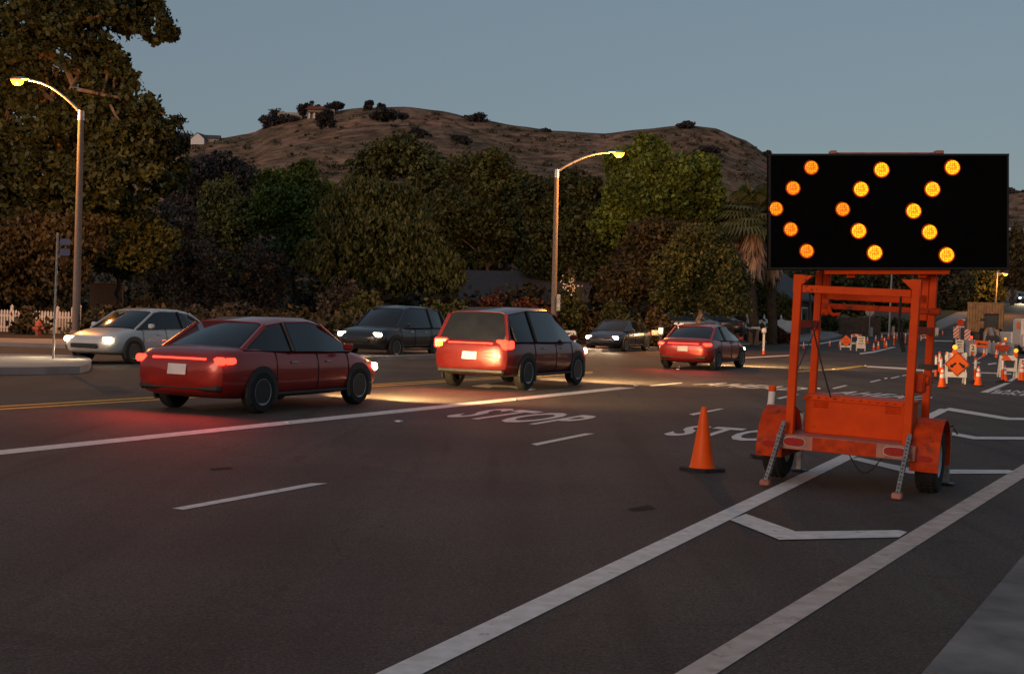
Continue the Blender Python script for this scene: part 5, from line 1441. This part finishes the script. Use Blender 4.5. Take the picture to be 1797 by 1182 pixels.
# ------------------------------------------------------------------ construction plant
g = gp(1729, 92); k = 92 / F
t = thing("container_truck", "tan ribbed container on a truck chassis standing on the rising road", "truck", g, (0, 0, R_(-19)))
w_, h0, h1 = 60 * k, (595 - 573) * k, (595 - 523) * k
mb = MB().box((0, 1.5, (h0 + h1) / 2), (w_, 5.2, h1 - h0), None, 0, .04)
for i in range(13): mb.box((-w_ / 2 + (i + .5) * w_ / 13, -1.14, (h0 + h1) / 2), (w_ / 13 * .55, .08, (h1 - h0) * .93), None, 0, .02)
ct = obj("container", mb, M['tan'], t, smooth=0); obj("door_bar", MB().tube([(-.05, -1.2, h0 + .1), (-.05, -1.2, h1 - .1)], .03, 8).tube([(.35, -1.2, h0 + .1), (.35, -1.2, h1 - .1)], .03, 8), M['bar_worn'], ct); obj("top_frame", MB().box((0, 1.5, h1 + .03), (w_ + .08, 5.3, .08), None, 0, .01), M['tan'], ct)
obj("chassis", MB().box((0, 1.5, h0 - .18), (w_ * .8, 6, .28), None, 0, .03).box((0, -1.45, h0 - .35), (w_ * .95, .12, .3), None, 0, .02), M['blackm'], t)
for s in (-1, 1):
    for y in (-.4, .7, 4.2): 
        wh = obj("wheel", MB().lathe([(.2, -.13), (.42, -.14), (.47, -.09), (.47, .09), (.42, .14), (.2, .13)], 24, Matrix.Translation((s * w_ * .4, y, .47)) @ Matrix.Rotation(R_(90), 4, 'Y')), M['tyre'], t); obj("rim", MB().lathe([(0, s * .05), (.2, s * .1), (.22, s * .135)], 16, Matrix.Translation((s * w_ * .4, y, .47)) @ Matrix.Rotation(R_(90), 4, 'Y')), M['rim'], wh)
    tl = obj("tail_light", MB().box((s * w_ * .38, -1.53, h0 - .35), (.22, .04, .12), None, 0, .01), M['tail'], t)
g = gp(1741, 84); k = 84 / F
t = thing("backhoe_loader", "dirty tan digger with a glazed cab in front of the tan container", "digger", g, (0, 0, R_(-17)))
z = lambda y: (597 - y) * k
obj("body", MB().box((0, .8, z(574)), (27 * k, 2.2, 18 * k), None, 0, .08).box((0, -.1, z(567)), (24 * k, .5, 12 * k), None, 0, .05), M['tan'], t)
cabm = MB()
for sx in (-1, 1):
    for y in (0, 1.4): cabm.bar((sx * 10 * k, y, z(560)), (sx * 10 * k, y, z(535)), .08, .08)
cabm.box((0, .7, z(535)), (22 * k, 1.7, .1), None, 0, .03).box((0, 0, z(557)), (21 * k, .1, .1)); cb = obj("cab_frame", cabm, M['blackm'], t); obj("windscreen", MB().box((0, .02, z(546)), (19 * k, .03, 20 * k)), M['glass'], cb); obj("beacon_lens", MB().lathe([(.08, z(534.5)), (.08, z(532)), (0, z(531.6))], 10), M['signorange'], cb)
obj("boom", MB().bar((-.1, -.4, z(560)), (0, -1.0, z(572)), .22, .22, 0, .03).bar((0, -1.0, z(572)), (.15, -.8, z(588)), .2, .2, 0, .03), M['grey'], t); obj("bucket", MB().prism([(-.4, -.3), (.4, -.3), (.45, .1), (.2, .3), (-.4, .2)], -.35, .35, Matrix.Translation((0, -1.0, .5)) @ Matrix.Rotation(R_(90), 4, 'Y')), M['blackm'], t)
for s in (-1, 1):
    obj("stabiliser", MB().bar((s * 9 * k, -.5, z(566)), (s * 15 * k, -.8, .05), .14, .14, 0, .02).box((s * 15 * k, -.8, .05), (.5, .4, .1), None, 0, .02), M['grey'], t)
    wh = obj("wheel", MB().lathe([(.3, -.22), (.6, -.22), (.68, -.15), (.68, .15), (.6, .22), (.3, .22)], 24, Matrix.Translation((s * 13 * k, 1.2, .68)) @ Matrix.Rotation(R_(90), 4, 'Y')), M['tyre'], t); obj("rim", MB().lathe([(0, s * .12), (.3, s * .2), (.32, s * .225)], 16, Matrix.Translation((s * 13 * k, 1.2, .68)) @ Matrix.Rotation(R_(90), 4, 'Y')), M['tan'], wh)
for i in range(3): obj("counterweight", MB().lathe([(0, -.1), (.13, -.09), (.15, 0), (.08, .06), (0, .07)], 16, Matrix.Translation(((i - 1) * 8 * k, -.42, z(578.5))) @ Matrix.Rotation(R_(90), 4, 'X')), M['steel'], t)
obj("mirror", MB().box((-16 * k, -.1, z(545)), (7 * k, .06, 5 * k), None, 0, .02).bar((-13 * k, -.1, z(547)), (-26 * k, -.1, z(548)), .03, .03), M['blackm'], t)

# ------------------------------------------------------------------ cars
carmats = {}
def paintm(n, c, metal=.3, rough=.28):
    if n not in carmats: carmats[n] = mat(n, c, rough, metal=metal, var=.05, scale=2, coat=.6)
    return carmats[n]
def car(name, label, cat, pos, yaw, pm, style="sedan", tails=False, heads=False, sig=0, group=None, power=1.0):
    t = thing(name, label, cat, pos, (0, 0, yaw), group)
    suv = style == "suv"
    L, W = (4.55, 1.80) if not suv else (4.65, 1.88)
    hb, hr = (.93, 1.44) if not suv else (1.05, 1.74)
    zb = .20 if not suv else .26
    # x = forward, -L/2 rear bumper
    if not suv: st = [(-2.27, .62, .42, .70), (-2.22, .80, .30, .90), (-2.0, .87, .22, .98), (-1.5, .90, .20, 1.00), (-.8, .90, .19, .97), (0, .90, .19, .95), (.75, .90, .19, .95), (1.2, .89, .20, .92), (1.75, .86, .22, .82), (2.1, .78, .27, .70), (2.25, .62, .38, .58)]
    else: st = [(-2.30, .70, .45, .95), (-2.26, .86, .34, 1.02), (-2.0, .92, .27, 1.08), (-1.2, .94, .25, 1.08), (-.5, .94, .25, 1.06), (.3, .94, .25, 1.05), (.95, .94, .25, 1.05), (1.3, .93, .26, 1.04), (1.8, .90, .28, .98), (2.15, .83, .33, .88), (2.32, .68, .45, .72)]
    def ring(x, hw, z0, z1):
        h = z1 - z0
        half = [(0, z0), (hw * .80, z0), (hw * .95, z0 + h * .10), (hw * .995, z0 + h * .35), (hw, z0 + h * .62), (hw * .965, z0 + h * .86), (hw * .90, z1 - .01), (hw * .6, z1 + .015), (0, z1 + .022)]
        return [Vector((x, y, z)) for y, z in half] + [Vector((x, -y, z)) for y, z in half[-2:0:-1]]
    b_ = obj("body", MB().loft([ring(*s) for s in st]), pm, t, smooth=50)
    sb = b_.modifiers.new("smooth", 'SUBSURF'); sb.levels = 1; sb.render_levels = 1
    def ring_at(x):
        for (p, q) in zip(st, st[1:]):
            if p[0] <= x <= q[0]:
                f = (x - p[0]) / (q[0] - p[0]); return ring(x, *[p[i] + (q[i] - p[i]) * f for i in (1, 2, 3)])
    for xs_ in (-1.0, .12, 1.02):
        rg_ = ring_at(xs_)
        for idx in ((2, 3, 4, 5, 6), (14, 13, 12, 11, 10)): obj("door_seam", MB().tube([rg_[i] for i in idx], .007, 5), M['blackm'], t)
    for s in (-1, 1): obj("sill_trim", MB().box((0, s * (W / 2 - .03), hb * .30), (2.1, .05, .05), None, 0, .015), M['blackm'], t)
    # greenhouse
    if not suv: gh = [(-1.72, .70, .98, .99), (-1.05, .74, .96, 1.36), (-.55, .76, .95, 1.42), (.15, .76, .94, 1.43), (.45, .76, .93, 1.38), (1.22, .72, .93, .94)]
    else: gh = [(-2.18, .80, 1.04, 1.06), (-1.95, .80, 1.04, 1.62), (-1.0, .82, 1.04, 1.72), (.1, .82, 1.03, 1.73), (.5, .80, 1.03, 1.64), (1.22, .76, 1.02, 1.05)]
    def gr(x, hw, z0, z1):
        h = z1 - z0; tw = hw * (1 - .22 * min(1, h / .5))
        half = [(0, z0), (hw + .10, z0 - .02), (tw + .03, z1 - .05), (tw - .07, z1), (0, z1 + .015)]
        return [Vector((x, y, z)) for y, z in half] + [Vector((x, -y, z)) for y, z in half[-2:0:-1]]
    rings = [gr(*s) for s in gh]
    obj("windows", MB().loft(rings), M['glass'], t, smooth=30)
    rf = MB(); e = .012
    top = [[r[2] + Vector((0, .006, 0)), r[3], r[4], r[5], r[6] - Vector((0, .006, 0))] for r in rings[1:-1]]
    rr = [[p + Vector((0, 0, e)) for p in q] + [p - Vector((0, 0, .03)) for p in q[::-1]] for q in top]
    rf.loft(rr); obj("roof", rf, pm, t, smooth=40)
    for s in (2, 6):
        n = len(rings); off = Vector((0, .012 if s == 2 else -.012, .004)); lower = 1 if s == 2 else 7
        obj("pillar", MB().tube([rings[-1][s] + off, rings[-2][s] + off], .032, 6), pm, t); obj("pillar", MB().tube([rings[0][s] + off, rings[1][s] + off], .045, 6), pm, t)
        for i in ((1, 2) if suv else (2,)): obj("pillar", MB().tube([rings[i][s] + off, rings[i][lower] + off], .032, 6), M['blackm'], t)
    # wheels
    r = .325 if not suv else .365
    for x in (-1.36, 1.36):
        for s in (-1, 1):
            yw = s * (W / 2 - .10)
            Rm = Matrix.Translation((x, yw, r)) @ Matrix.Rotation(R_(90), 4, 'X')
            wh = obj("wheel", MB().lathe([(r * .62, -.1), (r * .9, -.105), (r, -.07), (r, .07), (r * .9, .105), (r * .62, .1)], 24, Rm), M['tyre'], t)
            sg = -s
            rm_ = MB().lathe([(0, sg * .08), (r * .2, sg * .085), (r * .22, sg * .06), (r * .5, sg * .07), (r * .62, sg * .104), (r * .64, sg * .09)], 20, Rm)
            for kk in range(5):
                an = 2 * math.pi * kk / 5; cc = Vector((x + math.cos(an) * r * .36, yw + s * .085, r + math.sin(an) * r * .36)); rm_.box(cc, (r * .5, .02, r * .13), Matrix.Rotation(-an, 3, 'Y'))
            obj("rim", rm_, M['rim'], wh)
            arc = [(math.cos(q) * (r + .07), math.sin(q) * (r + .07)) for q in [R_(-25) + R_(230) * i / 14 for i in range(15)]]
            obj("wheel_arch", MB().prism(arc, -.02, .02, Matrix.Translation((x, s * (W / 2 - .022), r)) @ Matrix.Rotation(R_(90), 4, 'X')), M['blackm'], t, smooth=0)
    # lamps
    xr = -2.20 if not suv else -2.24; zt = .80 if not suv else .96; th = .14 if not suv else .26
    for s in (-1, 1):
        tm = M['tail'] if tails else M['redlens']
        lt = obj("taillight", MB().box((xr + .02, s * (W / 2 - .22), zt), (.10, .30, th * .8), Matrix.Rotation(s * .24, 3, 'Z'), 0, .03).box((xr + .14, s * (W / 2 - .085), zt), (.22, .09, th * .7), None, 0, .03), tm, t)
        if tails: lamp('AREA', "brake_glow", lt, (xr - .12, s * (W / 2 - .24), zt), 24 * power, (1, .05, .03)); o = bpy.data.objects[lt.children[-1].name]; o.data.shape = 'RECTANGLE'; o.data.size = .3; o.data.size_y = .12; o.rotation_euler = Vector((-1, 0, -.25)).to_track_quat('-Z', 'Y').to_euler()
        xf = 2.05 if not suv else 2.12; zh = .62 if not suv else .78
        hm2 = M['head'] if heads else M['rim']
        hl = obj("headlight", MB().box((xf + .02, s * (W / 2 - .30), zh), (.20, .34, .13), Matrix.Rotation(-s * .42, 3, 'Z'), 0, .03), hm2, t)
        if heads: lamp('SPOT', "low_beam", hl, (xf + .22, s * (W / 2 - .30), zh), (1700 if tails else 420) * power, (1, .62, .26) if tails else (1, .78, .48), .05, aim=(1, -.42 if tails else 0, -.06), size=R_(125 if tails else 75))
        obj("door_mirror", MB().box((.85, s * (W / 2 + .08), hb + .06), (.12, .17, .12), None, 0, .03), pm, t)
        hd_ = MB()
        for x in (-.55, .42): hd_.box((x, s * (W / 2 + .004), hb - .17), (.16, .02, .025), None, 0, .005)
        obj("door_handle", hd_, M['alu'], t)
    if tails: obj("added_light_bar", MB().box((xr - .02, 0, zt + .02), (.05, W * .56, .035), None, 0, .012), M['tail'], t)  # glowing bar added to stretch the tail light into a long red band
    if sig:
        obj("turn_signal", MB().box((xr - .01, sig * (W / 2 - .2), zt - .02), (.09, .16, .09), None, 0, .015), M['sig'], t)
    obj("rear_bumper", MB().box((xr + .0, 0, .40), (.10, W * .84, .13), None, 0, .045), M['blackm'] if not suv else M['blackm'], t)
    obj("number_plate", MB().box((xr - .075 if not suv else xr - .07, 0, .66 if not suv else .72), (.02, .34, .16), Matrix.Rotation(R_(8), 3, 'Y'), 0, .004), M['white'], t)
    obj("grille", MB().box((2.26 if not suv else 2.33, 0, .46 if not suv else .60), (.05, .9, .12), None, 0, .02), M['blackm'], t)
    return t
RDY = math.pi / 2 - TH
def on_road(x, y, sgn): p = G(x, y); return p, RDY if sgn > 0 else RDY + math.pi
GR = "cars driving away with red tail lights"; GO = "oncoming cars with headlights lit"
red = paintm("paint_trail_red", (.33, .02, .012)); dred = paintm("paint_trail_dark_red", (.16, .014, .012)); dark = paintm("paint_charcoal", (.025, .025, .028)); silver = paintm("paint_silver", (.42, .42, .42), .6); white_ = paintm("paint_white", (.62, .6, .57), .0); blue = paintm("paint_navy", (.02, .03, .06))  # the reds stand in for red streaks of tail light
for a in [("red sedan with brake lights lit, nearest of the cars driving away, at the left", 470, 711, red, "sedan", 0), ("dark red sport utility car with brake lights and left turn signal lit, mid picture", 905, 676, dred, "suv", 1), ("red sedan with brake lights lit, farthest away, just left of the trailer", 1235, 645, red, "sedan", 0)]:
    p, yw = on_road(a[1], a[2], 1); car("sedan" if a[4] == "sedan" else "sport_utility_car", a[0], "car", p, yw, a[3], a[4], tails=True, heads=True, sig=a[5], group=GR)
for a in [("white oncoming sedan with headlights lit, leftmost of the oncoming cars", 252, 634, white_, "sedan"), ("charcoal oncoming sport utility car with headlights lit, left of the picture's middle", 690, 626, dark, "suv"), ("navy oncoming sedan with headlights lit, right of the centre lamp post", 1085, 615, blue, "sedan")]:
    p, yw = on_road(a[1], a[2], -1); car("sedan" if a[4] == "sedan" else "sport_utility_car", a[0], "car", p, yw, a[3], a[4], heads=True, group=GO)
# parked cars in the driveway
p = gp(1192, 74); car("sedan", "silver sedan parked in the driveway left of the magnolia trunk", "car", p + Vector((0, 0, .5)), R_(160), silver, "sedan", group="parked cars")
p = gp(1242, 78); car("sedan", "dark sedan parked in the driveway right of the magnolia trunk", "car", p + Vector((0, 0, .5)), R_(160), dark, "sedan", group="parked cars")
p = G(1793, 531); car("sedan", "distant oncoming car with bright headlights coming down the hill at the right edge", "car", p, R_(-100), silver, "sedan", heads=True, group=GO, power=4)
# works truck at the right edge
g = gp(1826, 78); k = 78 / F; z = lambda y: (612 - y) * k
t = thing("works_truck", "white works truck cut by the right picture edge behind the barriers", "truck", g, (0, 0, R_(-8)))
cbm = MB().box((0, 1.2, z(575)), (2.1, 2.2, 50 * k), None, 0, .12).box((0, -.1, z(590)), (2.1, .7, 26 * k), None, 0, .1); obj("cab", cbm, M['white'], t); obj("windscreen", MB().box((0, .085, z(560)), (1.8, .05, 18 * k), None, 0, .02), M['glass'], t); obj("grille", MB().box((0, -.46, z(589)), (1.3, .05, .35), None, 0, .03), M['blackm'], t)
obj("bumper", MB().box((0, -.5, z(603)), (2.2, .2, .3), None, 0, .04), M['steel'], t)
for s in (-1, 1):
    obj("headlight", MB().box((s * .8, -.47, z(590)), (.28, .06, .22), None, 0, .04), M['rim'], t); obj("mirror", MB().box((s * 1.25, .1, z(562)), (.14, .12, .4), None, 0, .03), M['signorange'], t)
    obj("wheel", MB().lathe([(.2, -.12), (.42, -.13), (.46, -.08), (.46, .08), (.42, .13), (.2, .12)], 24, Matrix.Translation((s * .9, .4, .46)) @ Matrix.Rotation(R_(90), 4, 'Y')), M['tyre'], t)
obj("bed", MB().box((0, 4.2, z(585)), (2.2, 3.6, .7), None, 0, .05).box((0, 4.2, z(595)), (1.2, 4.5, .3)), M['white'], t)
